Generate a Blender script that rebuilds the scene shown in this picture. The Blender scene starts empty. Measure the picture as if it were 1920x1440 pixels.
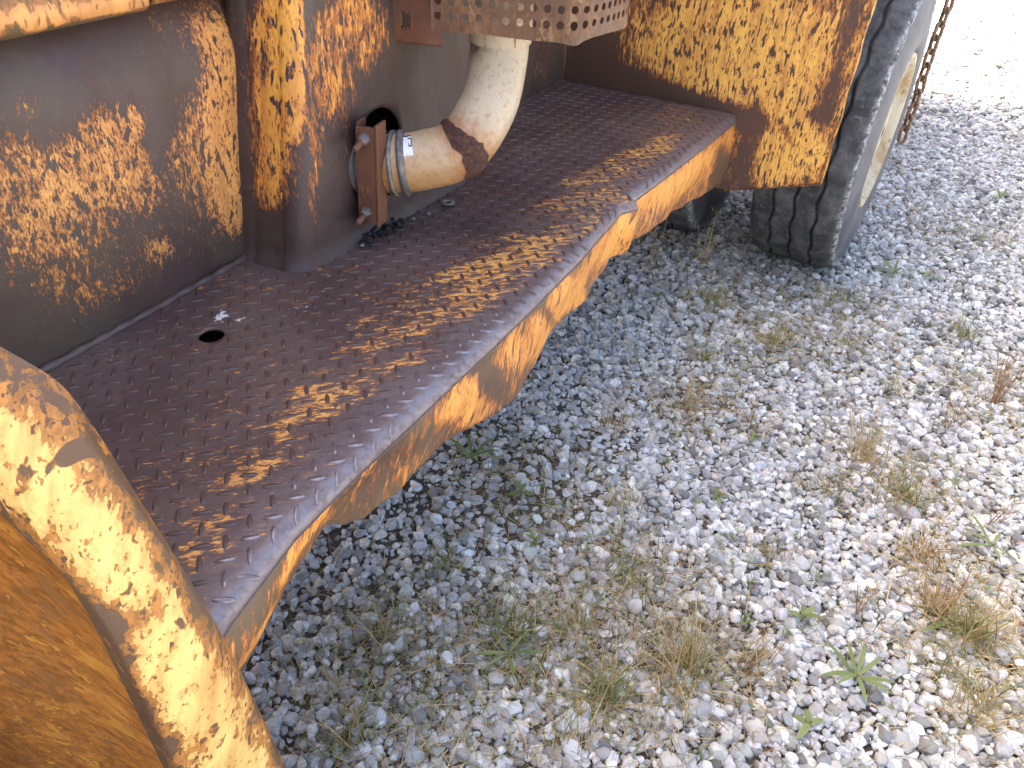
import bpy, math, random
import numpy as np
from mathutils import Vector, Matrix

random.seed(7)
rng = np.random.default_rng(7)
SC = bpy.context.scene
COL = SC.collection
R = math.radians

# ------------------------------------------------------------------ camera
cam_data = bpy.data.cameras.new('camera')
cam_data.sensor_fit = 'HORIZONTAL'
cam_data.sensor_width = 36.0
cam_data.lens = 27.04
cam_data.clip_start = 0.02
cam_data.clip_end = 2000
cam = bpy.data.objects.new('camera', cam_data)
COL.objects.link(cam)
ax = Vector((0.870898, 0.489387, 0.045145))        # camera right
ay = -Vector((0.321923, -0.498641, -0.804812))     # camera up
az = -Vector((-0.371353, 0.715442, -0.591810))     # camera back
M = Matrix((ax, ay, az)).transposed().to_4x4()
M.translation = Vector((0.0, 0.0, 1.32))
cam.matrix_world = M
SC.camera = cam

# ------------------------------------------------------------------ daylight
SUN_EL = 57.5
w = bpy.data.worlds.new('World')
SC.world = w
w.use_nodes = True
nt = w.node_tree
bg = nt.nodes['Background']
sky = nt.nodes.new('ShaderNodeTexSky')
sky.sky_type = 'NISHITA'
sky.sun_disc = False
sky.sun_elevation = R(SUN_EL)
sky.sun_rotation = R(270)
sky.altitude = 200
sky.air_density = 1.0
sky.dust_density = 8.0
sky.ozone_density = 0.2
nt.links.new(sky.outputs[0], bg.inputs[0])
bg.inputs[1].default_value = 0.13
sun_data = bpy.data.lights.new('sun', 'SUN')
sun_data.energy = 4.0
sun_data.angle = R(0.53)
sun_data.color = (1.0, 0.94, 0.84)
sun = bpy.data.objects.new('sun', sun_data)
COL.objects.link(sun)
sun.rotation_euler = (0, R(-(90 - SUN_EL)), R(4))
sun.location = (-8, 0, 9)
SC.view_settings.view_transform = 'Standard'
SC.view_settings.look = 'None'
SC.view_settings.gamma = 1.0
SC.view_settings.use_curve_mapping = False
SC.view_settings.exposure = 2.6

# ------------------------------------------------------------------ helpers
def link(o, parent=None):
    COL.objects.link(o)
    if parent is not None:
        o.parent = parent
        # parts are modelled in scene coordinates: cancel the base offset
        p = parent
        off = Vector((0, 0, 0))
        while p is not None:
            off += p.location
            p = p.parent
        o.location = o.location - off
    return o

def tag(o, label=None, cat=None, group=None, kind=None):
    if label: o['label'] = label
    if cat: o['category'] = cat
    if group: o['group'] = group
    if kind: o['kind'] = kind
    return o

def empty(name, loc):
    o = bpy.data.objects.new(name, None)
    o.empty_display_size = 0.1
    o.location = loc
    COL.objects.link(o)
    return o

def make_mesh(name, verts, faces, mat=None, smooth=True, attrs=None):
    me = bpy.data.meshes.new(name)
    me.from_pydata([tuple(map(float, v)) for v in verts], [], [tuple(map(int, f)) for f in faces])
    if mat: me.materials.append(mat)
    if smooth: me.polygons.foreach_set('use_smooth', [True] * len(me.polygons))
    for k, v in (attrs or {}).items():
        a = me.attributes.new(k, 'FLOAT', 'POINT')
        a.data.foreach_set('value', np.asarray(v, dtype=np.float32))
    me.update()
    return me

def mesh_obj(name, verts, faces, mat=None, parent=None, smooth=True, attrs=None, solid=0, bevel=0):
    me = make_mesh(name, verts, faces, mat, smooth, attrs)
    o = bpy.data.objects.new(name, me)
    link(o, parent)
    if solid:
        m = o.modifiers.new('solid', 'SOLIDIFY'); m.thickness = abs(solid); m.offset = -1 if solid > 0 else 1
    if bevel:
        m = o.modifiers.new('bevel', 'BEVEL'); m.width = bevel; m.segments = 2; m.limit_method = 'ANGLE'
    return o

def fast_mesh(name, V, F, mat, smooth=True, attrs=None):
    """V (n,3), F (m,3|4) int arrays"""
    me = bpy.data.meshes.new(name)
    n, m, k = len(V), len(F), F.shape[1]
    me.vertices.add(n); me.vertices.foreach_set('co', V.astype(np.float32).ravel())
    me.loops.add(m * k); me.loops.foreach_set('vertex_index', F.astype(np.int32).ravel())
    me.polygons.add(m); me.polygons.foreach_set('loop_start', np.arange(0, m * k, k, dtype=np.int32))
    me.polygons.foreach_set('use_smooth', np.full(m, smooth))
    me.update(calc_edges=True)
    for kk, v in (attrs or {}).items():
        v = np.asarray(v, dtype=np.float32)
        if v.ndim == 2:
            a = me.attributes.new(kk, 'FLOAT_COLOR', 'POINT')
            a.data.foreach_set('color', np.c_[v, np.ones(len(v))].astype(np.float32).ravel())
        else:
            a = me.attributes.new(kk, 'FLOAT', 'POINT'); a.data.foreach_set('value', v)
    me.materials.append(mat)
    return me

def grid_faces(nu, nv, wrap_u=False, flip=False):
    """vertex index = i*nv + j, i<nu, j<nv"""
    f = []
    for i in range(nu if wrap_u else nu - 1):
        i2 = (i + 1) % nu
        for j in range(nv - 1):
            q = (i * nv + j, i2 * nv + j, i2 * nv + j + 1, i * nv + j + 1)
            f.append(q[::-1] if flip else q)
    return f

def grid2d(us, vs, holes=()):
    """rectangular grid of (u,v) with real round holes; holes = (cu, cv, r, half) in u,v units.
    returns uv array and faces"""
    us = np.asarray(us); vs = np.asarray(vs)
    nu, nv = len(us), len(vs)
    UV = [(u, v) for u in us for v in vs]
    cut = np.zeros((nu - 1, nv - 1), bool)
    extra = []
    for (cu, cv, r, half) in holes:
        i0 = np.searchsorted(us, cu - half) - 1; i1 = np.searchsorted(us, cu + half)
        j0 = np.searchsorted(vs, cv - half) - 1; j1 = np.searchsorted(vs, cv + half)
        i0 = max(i0, 0); j0 = max(j0, 0); i1 = min(i1, nu - 1); j1 = min(j1, nv - 1)
        cut[i0:i1, j0:j1] = True
        ring = [(i, j0) for i in range(i0, i1)] + [(i1, j) for j in range(j0, j1)] + \
               [(i, j1) for i in range(i1, i0, -1)] + [(i0, j) for j in range(j1, j0, -1)]
        extra.append((cu, cv, r, ring))
    F = []
    for i in range(nu - 1):
        for j in range(nv - 1):
            if not cut[i, j]:
                F.append((i * nv + j, (i + 1) * nv + j, (i + 1) * nv + j + 1, i * nv + j + 1))
    for (cu, cv, r, ring) in extra:
        prev = [i * nv + j for i, j in ring]
        P = np.array([UV[k] for k in prev]); a = np.arctan2(P[:, 1] - cv, P[:, 0] - cu)
        C = np.c_[cu + r * np.cos(a), cv + r * np.sin(a)]
        for t in (0.5, 1.0):
            cur = []
            for k in range(len(ring)):
                cur.append(len(UV)); UV.append(tuple(P[k] * (1 - t) + C[k] * t))
            n = len(ring)
            for k in range(n):
                F.append((prev[k], prev[(k + 1) % n], cur[(k + 1) % n], cur[k]))
            prev = cur
    return np.array(UV), F

def blobs(B, U, V, base=0.0, cap=0):
    out = np.full(len(U), float(base))
    for (cu, cv, a, b, c, d, amp) in B:
        du = U - cu; dv = V - cv
        q = (a * du + b * dv) ** 2 + (c * du + d * dv) ** 2
        out += amp * np.exp(-np.minimum(q, 30) ** 1.4)
    return np.minimum(out, cap) if cap else out

def catmull(P, n):
    P = np.asarray(P, float); m = len(P)
    Q = np.vstack([2 * P[0] - P[1], P, 2 * P[-1] - P[-2]])
    out = []
    for t in np.linspace(0, m - 1 - 1e-9, n):
        i = int(t); f = t - i
        p0, p1, p2, p3 = Q[i], Q[i + 1], Q[i + 2], Q[i + 3]
        out.append(.5 * ((2 * p1) + (-p0 + p2) * f + (2 * p0 - 5 * p1 + 4 * p2 - p3) * f * f + (-p0 + 3 * p1 - 3 * p2 + p3) * f ** 3))
    return np.array(out)

def frames(P):
    """parallel transport frames along polyline"""
    T = np.gradient(P, axis=0); T /= np.linalg.norm(T, axis=1)[:, None]
    n = np.cross(T[0], [0.01, 0.02, 1.0]); n /= np.linalg.norm(n)
    N = []
    for i in range(len(P)):
        n = n - T[i] * n.dot(T[i]); n /= np.linalg.norm(n); N.append(n.copy())
    N = np.array(N); Bn = np.cross(T, N)
    return T, N, Bn

def tube(P, rad, seg=16, cap=False):
    P = np.asarray(P, float); rad = np.broadcast_to(np.asarray(rad, float), (len(P),))
    T, N, Bn = frames(P)
    a = np.linspace(0, 2 * math.pi, seg, endpoint=False)
    V = []
    for i in range(len(P)):
        for t in a: V.append(P[i] + rad[i] * (math.cos(t) * N[i] + math.sin(t) * Bn[i]))
    F = []
    for i in range(len(P) - 1):
        for k in range(seg):
            F.append((i * seg + k, i * seg + (k + 1) % seg, (i + 1) * seg + (k + 1) % seg, (i + 1) * seg + k))
    if cap:
        F.append(tuple(range(seg))[::-1]); F.append(tuple((len(P) - 1) * seg + k for k in range(seg)))
    return V, F

def box_vf(x0, x1, y0, y1, z0, z1):
    V = [(x, y, z) for x in (x0, x1) for y in (y0, y1) for z in (z0, z1)]
    F = [(0, 1, 3, 2), (4, 6, 7, 5), (0, 4, 5, 1), (2, 3, 7, 6), (0, 2, 6, 4), (1, 5, 7, 3)]
    return V, F

def vnoise(x, y, seed=0):
    """cheap smooth noise from summed sines, about -1..1"""
    r = np.random.default_rng(seed); s = 0
    for k in range(6):
        fx, fy = r.uniform(-1, 1, 2); p = r.uniform(0, 6.28)
        s = s + np.sin((fx * x + fy * y) * 2 + p)
    return s / 3.0

# ------------------------------------------------------------------ materials
class G:
    def __init__(s, name):
        s.m = bpy.data.materials.new(name); s.m.use_nodes = True
        s.t = s.m.node_tree; s.b = s.t.nodes['Principled BSDF']
    def n(s, typ, **kw):
        x = s.t.nodes.new('ShaderNode' + typ)
        for k, v in kw.items(): setattr(x, k, v)
        return x
    def put(s, sock, v):
        if hasattr(v, 'node') or isinstance(v, bpy.types.NodeSocket): s.t.links.new(v, sock)
        elif v is not None: sock.default_value = v
    def math(s, op, a, b=None, c=None):
        x = s.n('Math', operation=op)
        for i, v in enumerate((a, b, c)):
            if v is not None: s.put(x.inputs[i], v)
        return x.outputs[0]
    def ramp(s, v, a, b, lo=0.0, hi=1.0, smooth=True):
        x = s.n('MapRange'); x.interpolation_type = 'SMOOTHSTEP' if smooth else 'LINEAR'
        s.put(x.inputs[0], v)
        for i, q in enumerate((a, b, lo, hi)): s.put(x.inputs[1 + i], q)
        return x.outputs[0]
    def mix(s, f, a, b):
        x = s.n('Mix', data_type='RGBA')
        s.put(x.inputs[0], f)
        for i, q in ((6, a), (7, b)):
            s.put(x.inputs[i], tuple(q) + (1,) if isinstance(q, tuple) and len(q) == 3 else q)
        return x.outputs[2]
    def noise(s, vec, scale, detail=4, rough=.55, dist=0.0):
        x = s.n('TexNoise'); x.inputs['Scale'].default_value = scale; x.inputs['Detail'].default_value = detail
        x.inputs['Roughness'].default_value = rough; x.inputs['Distortion'].default_value = dist
        if vec is not None: s.t.links.new(vec, x.inputs['Vector'])
        return x.outputs[0]
    def coord(s, scale=(1, 1, 1), rot=(0, 0, 0), out='Object'):
        # turn first, then stretch, so that streaks can run in any direction
        c = s.n('TexCoord'); m0 = s.n('Mapping'); mp = s.n('Mapping')
        m0.inputs['Rotation'].default_value = rot; mp.inputs['Scale'].default_value = scale
        s.t.links.new(c.outputs[out], m0.inputs[0]); s.t.links.new(m0.outputs[0], mp.inputs[0]); return mp.outputs[0]
    def attr(s, name, out='Fac'):
        a = s.n('Attribute'); a.attribute_name = name; return a.outputs[out]
    def bump(s, h, strength=.3, dist=.002):
        x = s.n('Bump'); x.inputs['Strength'].default_value = strength; x.inputs['Distance'].default_value = dist
        s.put(x.inputs['Height'], h); s.t.links.new(x.outputs[0], s.b.inputs['Normal'])
    def out(s, color, rough=.5, metal=0.0, spec=.5):
        s.put(s.b.inputs['Base Color'], tuple(color) + (1,) if isinstance(color, tuple) else color)
        s.put(s.b.inputs['Roughness'], rough); s.put(s.b.inputs['Metallic'], metal)
        s.put(s.b.inputs['Specular IOR Level'], spec); return s.m

def rust_mat(name, scale=(1, 1, .4), rot=(0, 0, 0), n1=34, a1=1.0, a2=.5, am=.35, spots=.45, spot_thr=.58, spot_scale=1.6, spots2=.3,
             yellow=(.80, .50, .10), orange=(.50, .19, .045), rust_a=(.052, .032, .026), rust_b=(.085, .07, .05),
             rough_rust=(.34, .62), rough_paint=.5, white=False, grain=.5, constant=None, scratch=0, halo=.10):
    g = G(name)
    vec = g.coord(scale, rot); iso = g.coord()
    p = g.attr('paint') if constant is None else constant
    N1 = g.noise(vec, n1, 7, .65, .25); N2 = g.noise(vec, n1 * 3.6, 4, .6)
    low = g.noise(iso, 5.0, 5, .6); mid = g.noise(vec, 16, 6, .6); fine = g.noise(iso, 420, 3, .6); macro = g.noise(iso, 9, 3, .5)
    v = g.math('MULTIPLY_ADD', g.math('SUBTRACT', N1, .5), a1, p)
    v = g.math('MULTIPLY_ADD', g.math('SUBTRACT', N2, .5), a2, v)
    v = g.math('MULTIPLY_ADD', g.math('SUBTRACT', macro, .5), am, v)
    sp = g.noise(vec, n1 * spot_scale, 2, .5); sp2 = g.noise(vec, n1 * spot_scale * 2.3, 2, .5, .3)
    patchy = g.ramp(g.noise(iso, 13, 4, .6), .36, .64, .35, 1.45)
    v = g.math('MULTIPLY_ADD', g.math('MULTIPLY', g.ramp(sp, spot_thr, spot_thr + .09), patchy), -spots, v)
    v = g.math('MULTIPLY_ADD', g.ramp(sp2, .60, .68), -spots2, v)
    if scratch:
        sv = g.coord((60, 3.0, 14), (R(20), R(0), R(10)))
        v = g.math('MULTIPLY_ADD', g.ramp(g.noise(sv, 1.0, 2, .5), .69, .72), -scratch, v)
    Y = g.ramp(v, .48, .53); O = g.ramp(v, .48 - halo - .11, .48 - halo)
    rust = g.mix(g.ramp(low, .35, .65), rust_a, rust_b)
    rust = g.mix(g.ramp(mid, .50, .72, 0, .6), rust, tuple(np.array(rust_a) * .45 + np.array((.12, .05, .024)) * .55))
    rust = g.mix(g.ramp(N2, .55, .75, 0, .35), rust, tuple(np.array(rust_b) * 1.5))
    yel = g.mix(g.ramp(mid, .38, .68), yellow, tuple(np.array(yellow) * .66 + np.array(orange) * .30))
    yel = g.mix(g.ramp(v, .50, .78, .75, 0), yel, tuple(np.array(orange) * .62 + np.array(yellow) * .38))
    # soft rust runs down the paint
    runs = g.noise(g.coord((scale[0], scale[1], scale[2] * .22), rot), 38, 4, .6)
    yel = g.mix(g.ramp(runs, .46, .68, 0, .6), yel, tuple(np.array(orange) * .85 + np.array(yellow) * .10))
    ora = g.mix(g.ramp(N2, .35, .65), orange, tuple(np.array(orange) * .5))
    col = g.mix(Y, g.mix(O, rust, ora), yel)
    rr = g.ramp(g.math('ADD', g.math('MULTIPLY', mid, .6), g.math('MULTIPLY', low, .4)), .35, .65, rough_rust[0], rough_rust[1])
    rough = g.math('ADD', g.math('MULTIPLY', g.math('SUBTRACT', 1, O), rr), g.math('MULTIPLY', O, rough_paint))
    metal = 0.0
    if white:
        wv = g.math('MULTIPLY_ADD', g.math('SUBTRACT', g.noise(iso, 130, 4, .6), .5), 1.6, g.attr('white'))
        col = g.mix(g.ramp(wv, .42, .5), col, (.62, .63, .62))
        # bare metal rubbed smooth by boots along the folded edge
        wn = g.math('MULTIPLY', g.attr('worn'), g.ramp(g.math('ADD', N1, g.math('MULTIPLY', g.noise(iso, 22, 6, .7), .9)), .72, 1.08, .15, 1))
        wn = g.math('MULTIPLY', wn, g.math('SUBTRACT', 1, Y))
        col = g.mix(wn, col, (.23, .20, .22)); metal = g.math('MULTIPLY', wn, .55)
        rough = g.math('ADD', g.math('MULTIPLY', g.math('SUBTRACT', 1, wn), rough), g.math('MULTIPLY', wn, .30))
    # pale dust film with a grain of its own
    col = g.mix(g.math('MULTIPLY', g.ramp(g.noise(iso, 60, 6, .7), .5, .8), .12), col, (.30, .25, .18))
    h = g.math('MULTIPLY_ADD', fine, grain, g.math('MULTIPLY_ADD', Y, .8, g.math('MULTIPLY_ADD', O, .5, g.math('MULTIPLY', N2, .5))))
    g.bump(h, .45, .0022)
    return g.out(col, rough, metal)

# ------------------------------------------------------------------ paint layout tables (surface coordinates in metres)
B_wall=[(0.949,0.977,18.509,-2.617,-1.908,-13.338,0.75),(0.93,0.848,20.791,-3.456,-2.36,-9.784,0.75),(0.92,0.723,30.453,-7.178,-5.899,-16.044,0.45),(0.711,0.918,18.111,-5.727,-5.788,-21.028,0.62),(0.681,0.87,14.052,-4.506,-6.499,-20.304,0.42),(0.608,0.878,10.62,-3.659,-7.718,-23.152,0.36),(0.553,0.918,32.546,-11.918,-8.59,-27.402,0.42),(0.561,0.886,20.892,-7.522,-11.182,-32.875,0.3),(0.738,0.826,21.186,-6.336,-7.729,-22.724,0.35),(0.835,0.839,20.062,-0.812,-3.075,-18.767,0.4),(0.869,0.9,48.812,-6.975,-5.489,-29.134,0.25),(0.563,0.822,10.803,-3.807,-9.701,-24.485,0.3),(0.603,0.983,31.957,-11.426,-14.051,-57.411,0.25),(0.743,0.712,31.461,-9.047,-17.342,-40.734,0.5),(0.613,0.703,8.503,-2.764,-10.177,-21.198,0.22),(0.614,0.793,9.052,-3.02,-7.802,-19.336,0.22),(0.904,0.769,19.057,-4.645,-5.71,-16.788,0.3),(0.841,0.982,6.881,-0.279,-1.827,-25.735,-0.3),(0.793,0.887,37.158,-10.685,-4.728,-16.798,-0.35),(0.775,0.748,14.456,-4.058,-5.772,-14.84,-0.1),(0.477,0.7,15.137,-5.525,-10.124,-18.515,-0.3),(0.719,0.632,8.182,2.19,0.502,-23.749,-0.3),(0.955,0.802,91.975,-21.227,-3.898,-12.699,-0.4)]
B_boxside=[(-0.987,1.022,19.745,-0.689,1.585,-11.499,0.75),(-0.991,0.914,18.944,-0.661,2.552,-14.573,0.65),(-0.998,0.824,22.348,-0.81,3.209,-15.585,0.48),(-1.006,0.766,23.094,-0.889,4.714,-20.914,0.36),(-0.957,0.978,34.796,-0.793,1.191,-7.701,0.35),(-0.934,0.998,98.708,-1.378,0.625,-4.192,-0.6),(-1.01,0.97,93.449,-4.026,3.742,-24.193,-0.6),(-0.997,0.67,12.737,-0.433,6.365,-24.517,-0.5)]
B_boxface=[(1.048,0.97,28.26,-4.27,-2.773,-14.505,0.5),(1.12,1.035,17.578,-2.243,-3.417,-23.788,0.4),(1.125,0.964,11.238,-1.373,-3.451,-18.58,0.28),(1.175,1,16.298,-1.717,-3.581,-22.5,0.42),(1.011,0.862,51.598,-8.182,-3.562,-13.387,0.45),(0.987,0.731,57.698,-9.206,-5.734,-16.099,0.35),(1.031,0.903,36.115,-5.547,-6.505,-27.525,0.4),(1.089,0.908,13.625,-1.812,-6.063,-26.972,0.2),(1.182,0.916,10.366,-1.032,-3.618,-17.412,-0.1),(1.028,0.685,10.83,-1.553,-3.838,-10.181,-0.2),(1.355,0.88,5.771,-0.208,-1.642,-7.904,-0.3)]
B_panel=[(-0.553,0.794,2.408,0.552,0.688,-4.493,0.62),(-0.395,0.54,6.792,1.701,1.595,-7.532,0.62),(-0.801,0.787,8.244,1.431,1.598,-10.857,0.1),(-1.085,0.729,8.685,0.946,0.92,-6.127,-0.6),(-0.998,0.643,4.842,-0.539,-0.337,-18.589,-0.6),(-0.774,0.632,5.164,-0.283,-0.402,-23.553,-0.62),(-0.544,0.609,8.653,-0.289,-1.502,-31.379,-0.8),(-0.482,0.556,27.723,1.481,0.251,-8.811,-0.6),(-0.294,0.718,42.299,2.832,-0.37,-11.544,-0.45),(-0.292,0.889,39.396,1.306,-0.874,-9.529,-0.35),(-0.384,0.592,49.138,43.126,10.592,-12.421,-0.5),(-0.594,0.904,5.321,1.201,2.304,-17.761,0.1),(-0.491,0.861,16.311,4.028,3.314,-23.463,0.1),(-0.295,0.529,12.576,3.407,3.31,-15.133,0.15),(-0.316,0.661,36.115,9.904,7.66,-40.405,-0.4),(-0.667,0.792,10.052,2.05,3.323,-22.127,0.08)]
B_skirt=[(1.09,0.537,10.588,10.356,0.083,-11.432,0.6),(1.263,0.546,11.579,13.225,0.127,-12.099,0.62),(1.492,0.571,7.536,10.412,0.245,-12.299,0.65),(0.813,0.584,11.813,8.985,0.907,-25.652,0.55),(0.863,0.524,20.869,15.951,0.016,-17.996,0.4),(0.599,0.609,19.457,11.132,3.172,-56.328,0.4),(0.479,0.598,19.611,9.955,9.747,-46.685,0.65),(0.427,0.575,24.593,10.964,11.594,-57.666,0.5),(0.354,0.524,22.936,9.263,17.74,-47.114,0.6),(0.598,0.599,42.651,-4.246,-39.868,-50.981,0.3),(1.913,0.597,3.596,6.529,0.263,-10.059,0.6),(2.393,0.547,5.721,4.429,-2.803,-10.074,0.3),(2.417,0.437,12.056,8.997,-3.002,-9.492,-0.6),(1.152,0.564,51.339,54.377,0.271,-13.596,-0.3),(0.933,0.536,37.406,23.492,-3.919,-14.844,-0.35)]
B_board=[(-0.585,0.357,83.322,91.092,19.33,-31.428,0.6),(-0.608,0.407,18.935,32.165,59.301,-31.457,0.55),(-0.569,0.386,40.057,67.813,38.46,-21.488,0.5),(-0.65,0.413,30.355,37.345,66.857,-81.794,0.5),(-0.637,0.471,18.809,24.91,62.454,-51.051,0.55),(-0.623,0.504,20.8,31.416,61.195,-30.309,0.5),(-0.652,0.575,51.324,47.446,21.182,-33.347,0.45),(-0.641,0.639,14.982,16.513,39.749,-30.312,0.6),(-0.629,0.684,14.908,15.54,38.484,-29.014,0.5),(-0.683,0.665,22.214,23.815,57.379,-47.998,0.4),(-0.623,0.727,17.73,17.643,49.616,-36.905,0.45),(-0.609,0.804,16.861,16.426,50.711,-30.653,0.4),(-0.679,0.813,28.46,26.557,50.709,-40.379,0.35),(-0.644,0.914,13.336,12.212,39.26,-22.195,0.4),(-0.627,0.989,13.172,11.209,37.632,-20.916,0.55),(-0.614,1.077,11.074,8.725,31.263,-16.965,0.6),(-0.679,1.146,9.187,7.303,33.095,-16.758,0.5),(-0.619,1.187,10.691,7.845,29.105,-15.137,0.5),(-0.628,1.293,10.318,7.132,27.223,-13.571,0.55),(-0.712,1.265,12.018,8.637,38.824,-22.936,0.3),(-0.599,1.438,11.692,7.229,20.364,-9.866,0.65),(-0.596,1.544,9.734,5.658,17.539,-8.237,0.6),(-0.689,1.514,11.319,6.903,34.141,-18.938,0.4),(-0.7,1.684,10.755,6.072,31.195,-16.392,0.5),(-0.671,1.815,10.499,5.426,24.702,-12.716,0.5),(-0.651,1.95,10.206,4.875,28.098,-14.105,0.5),(-0.642,2.089,14.818,6.618,33.209,-16.173,0.4),(-0.717,1.388,13.896,9.315,45.11,-25.586,0.3),(-0.744,0.868,26.412,25.864,61.932,-41.066,0.2),(-0.637,1.668,5.327,3.942,17.074,-1.898,0.1),(-0.615,1.041,2.327,3.462,18.034,0.827,0.12),(-0.623,0.665,4.184,8.891,24.472,0.625,0.12)]
B_over=[(0.632,1.091,15.158,-2.145,-0.144,-55.664,0.6),(0.744,1.088,12.862,-0.5,1.511,-69.873,0.55),(0.598,1.078,69.868,-25.67,-17.895,-108.081,-0.5),(0.662,1.09,183.246,-63.624,-28.997,-197.151,-0.9),(0.68,1.085,77.769,-26.481,-28.808,-193.805,-0.5),(0.688,1.073,11.268,-0.269,6.894,-174.963,-0.45)]
B_white=[(-0.949,0.753,57.736,59.745,31.858,-47.95,0.6),(-0.943,0.736,101.789,106.396,40.62,-61.289,0.6),(-0.914,0.756,51.494,51.693,54.035,-81.53,0.5),(-0.857,0.836,19.148,20.376,44.97,-32.867,0.35),(-0.816,0.636,150.592,154.27,77.946,-120.255,0.4),(-0.802,0.661,180.884,178.829,76.448,-117.703,0.4),(-0.691,0.564,125.363,122.05,91.938,-144.495,0.4)]


mat_wall = rust_mat('rusty_side_paint', scale=(1, 1, .45), n1=85, a1=1.2, a2=1.7, am=.7, spots=.5, spot_thr=.55, spot_scale=1.2,
                    yellow=(.84, .42, .11), orange=(.52, .19, .058), rust_a=(.072, .042, .037), rust_b=(.094, .066, .047))
mat_box = rust_mat('rusty_housing_paint', scale=(1, 1, .30), n1=70, a1=1.0, a2=1.3, am=.4, spots=.5, spot_thr=.56,
                   yellow=(.86, .42, .07), orange=(.48, .15, .035), rust_a=(.052, .030, .031), rust_b=(.074, .050, .038))
mat_panel = rust_mat('rusty_fender_paint', scale=(1, 1, .28), n1=50, a1=.9, a2=1.4, am=.4, spots=.75, spot_thr=.545, spot_scale=1.9, spots2=.5,
                     yellow=(.90, .50, .105), orange=(.47, .16, .036), rust_a=(.092, .045, .03), rust_b=(.085, .048, .032))
mat_board = rust_mat('rusty_tread_plate', scale=(.34, 1, 1), rot=(0, 0, R(-45)), n1=110, a1=2.0, a2=1.5, am=.8, spots=.2, spots2=.25,
                     yellow=(.84, .44, .11), orange=(.44, .16, .05), rust_a=(.078, .048, .047), rust_b=(.112, .076, .070),
                     rough_rust=(.32, .48), white=True, halo=.04)
mat_lug = rust_mat('worn_tread_metal', n1=40, rust_a=(.070, .042, .038), rust_b=(.095, .062, .054), rough_rust=(.30, .44), constant=.05, am=0, a1=.2, a2=.2)
g = G('rubbed_tread_metal'); nn = g.noise(g.coord(), 90, 4)
mat_lug_worn = g.out(g.mix(g.ramp(nn, .35, .7), (.15, .12, .13), (.28, .25, .27)), .32, .5)
mat_skirt = rust_mat('rusty_skirt_paint', scale=(1, 1, .20), rot=(R(22), 0, 0), n1=85, a1=1.3, a2=1.6, am=.8, spots=.4, spot_thr=.57, spot_scale=1.2,
                     yellow=(.86, .40, .075), orange=(.58, .185, .04), rust_a=(.105, .056, .034), rust_b=(.15, .098, .05))
mat_fender = rust_mat('faded_fender_paint', scale=(1, 1, .6), rot=(R(25), 0, 0), n1=34, a1=1.4, a2=.7, am=.5, spots=.40, spot_thr=.60, spot_scale=2.4, spots2=.3,
                      yellow=(.88, .63, .20), orange=(.55, .22, .042), rust_a=(.12, .06, .028), rust_b=(.15, .09, .045), rough_paint=.5, scratch=.45, halo=.16)
mat_arch = rust_mat('orange_rust_arch', scale=(.22, 1, 1.0), rot=(0, R(-42), 0), n1=36, a1=1.0, a2=.6, spots=.2, spots2=.1,
                    yellow=(.76, .35, .05), orange=(.56, .20, .03), rust_a=(.30, .105, .022), rust_b=(.36, .15, .034), constant=.42, rough_rust=(.5, .7), halo=.14)
mat_over = rust_mat('weathered_sill_paint', n1=30, a1=.8, a2=.4, spots=.3, yellow=(.84, .40, .12), orange=(.46, .19, .06),
                    rust_a=(.14, .095, .045), rust_b=(.20, .14, .065))
mat_guard = rust_mat('rusty_perforated_steel', scale=(1, 1, .6), n1=22, a1=1.3, a2=.6, spots=.2, yellow=(.26, .165, .08),
                     orange=(.19, .08, .028), rust_a=(.11, .048, .022), rust_b=(.15, .08, .04), constant=.36, rough_rust=(.45, .65))
mat_plain_rust = rust_mat('brown_rust', n1=30, rust_a=(.10, .042, .024), rust_b=(.16, .06, .028), constant=.22, a1=.9, orange=(.28, .105, .036),
                          yellow=(.32, .13, .05), rough_rust=(.5, .75))
mat_body = rust_mat('rusty_body_paint', n1=20, constant=.42, yellow=(.78, .45, .1))

g = G('dark_chassis'); mat_dark = g.out(g.mix(g.noise(g.coord(), 20), (.012, .009, .008), (.03, .02, .015)), .8)
g = G('grey_steel'); v = g.coord(); nn = g.noise(v, 60, 5)
mat_steel = g.out(g.mix(g.ramp(nn, .4, .65), (.15, .14, .13), (.26, .235, .21)), .55, .3); g.bump(nn, .2, .001)
g = G('dull_galvanised'); v = g.coord(); nn = g.noise(v, 60, 5)
mat_dull = g.out(g.mix(g.ramp(nn, .4, .65), (.10, .095, .10), (.20, .17, .15)), .55, .2); g.bump(nn, .2, .001)

g = G('stained_cream_paint')      # exhaust pipe
v = g.coord((1, 1, 1)); a = g.noise(v, 9, 6, .6); b = g.noise(v, 90, 6, .7); c = g.noise(v, 240, 2, .5)
geo = g.n('NewGeometry'); sep = g.n('SeparateXYZ'); g.t.links.new(geo.outputs['Position'], sep.inputs[0])
stain = g.math('ADD', g.math('MULTIPLY', g.ramp(sep.outputs[2], .94, .74), .42), g.math('MULTIPLY', a, .75))
col = g.mix(g.ramp(stain, .40, .95), (.50, .41, .29), (.47, .26, .09))
col = g.mix(g.ramp(b, .48, .72, 0, .7), col, (.36, .18, .07))
col = g.mix(g.ramp(c, .66, .74, 0, .8), col, (.16, .07, .035))
col = g.mix(g.math('MULTIPLY', g.attr('stain'), g.ramp(b, .2, .6, .25, 1)), col, (.33, .13, .04))
soot = g.attr('soot'); col = g.mix(g.math('MULTIPLY', soot, g.ramp(b, .25, .6)), col, (.03, .025, .022))
g.bump(g.math('ADD', b, g.math('MULTIPLY', c, .5)), .25, .0012)
mat_pipe = g.out(col, g.ramp(a, .3, .7, .32, .55))

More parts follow.
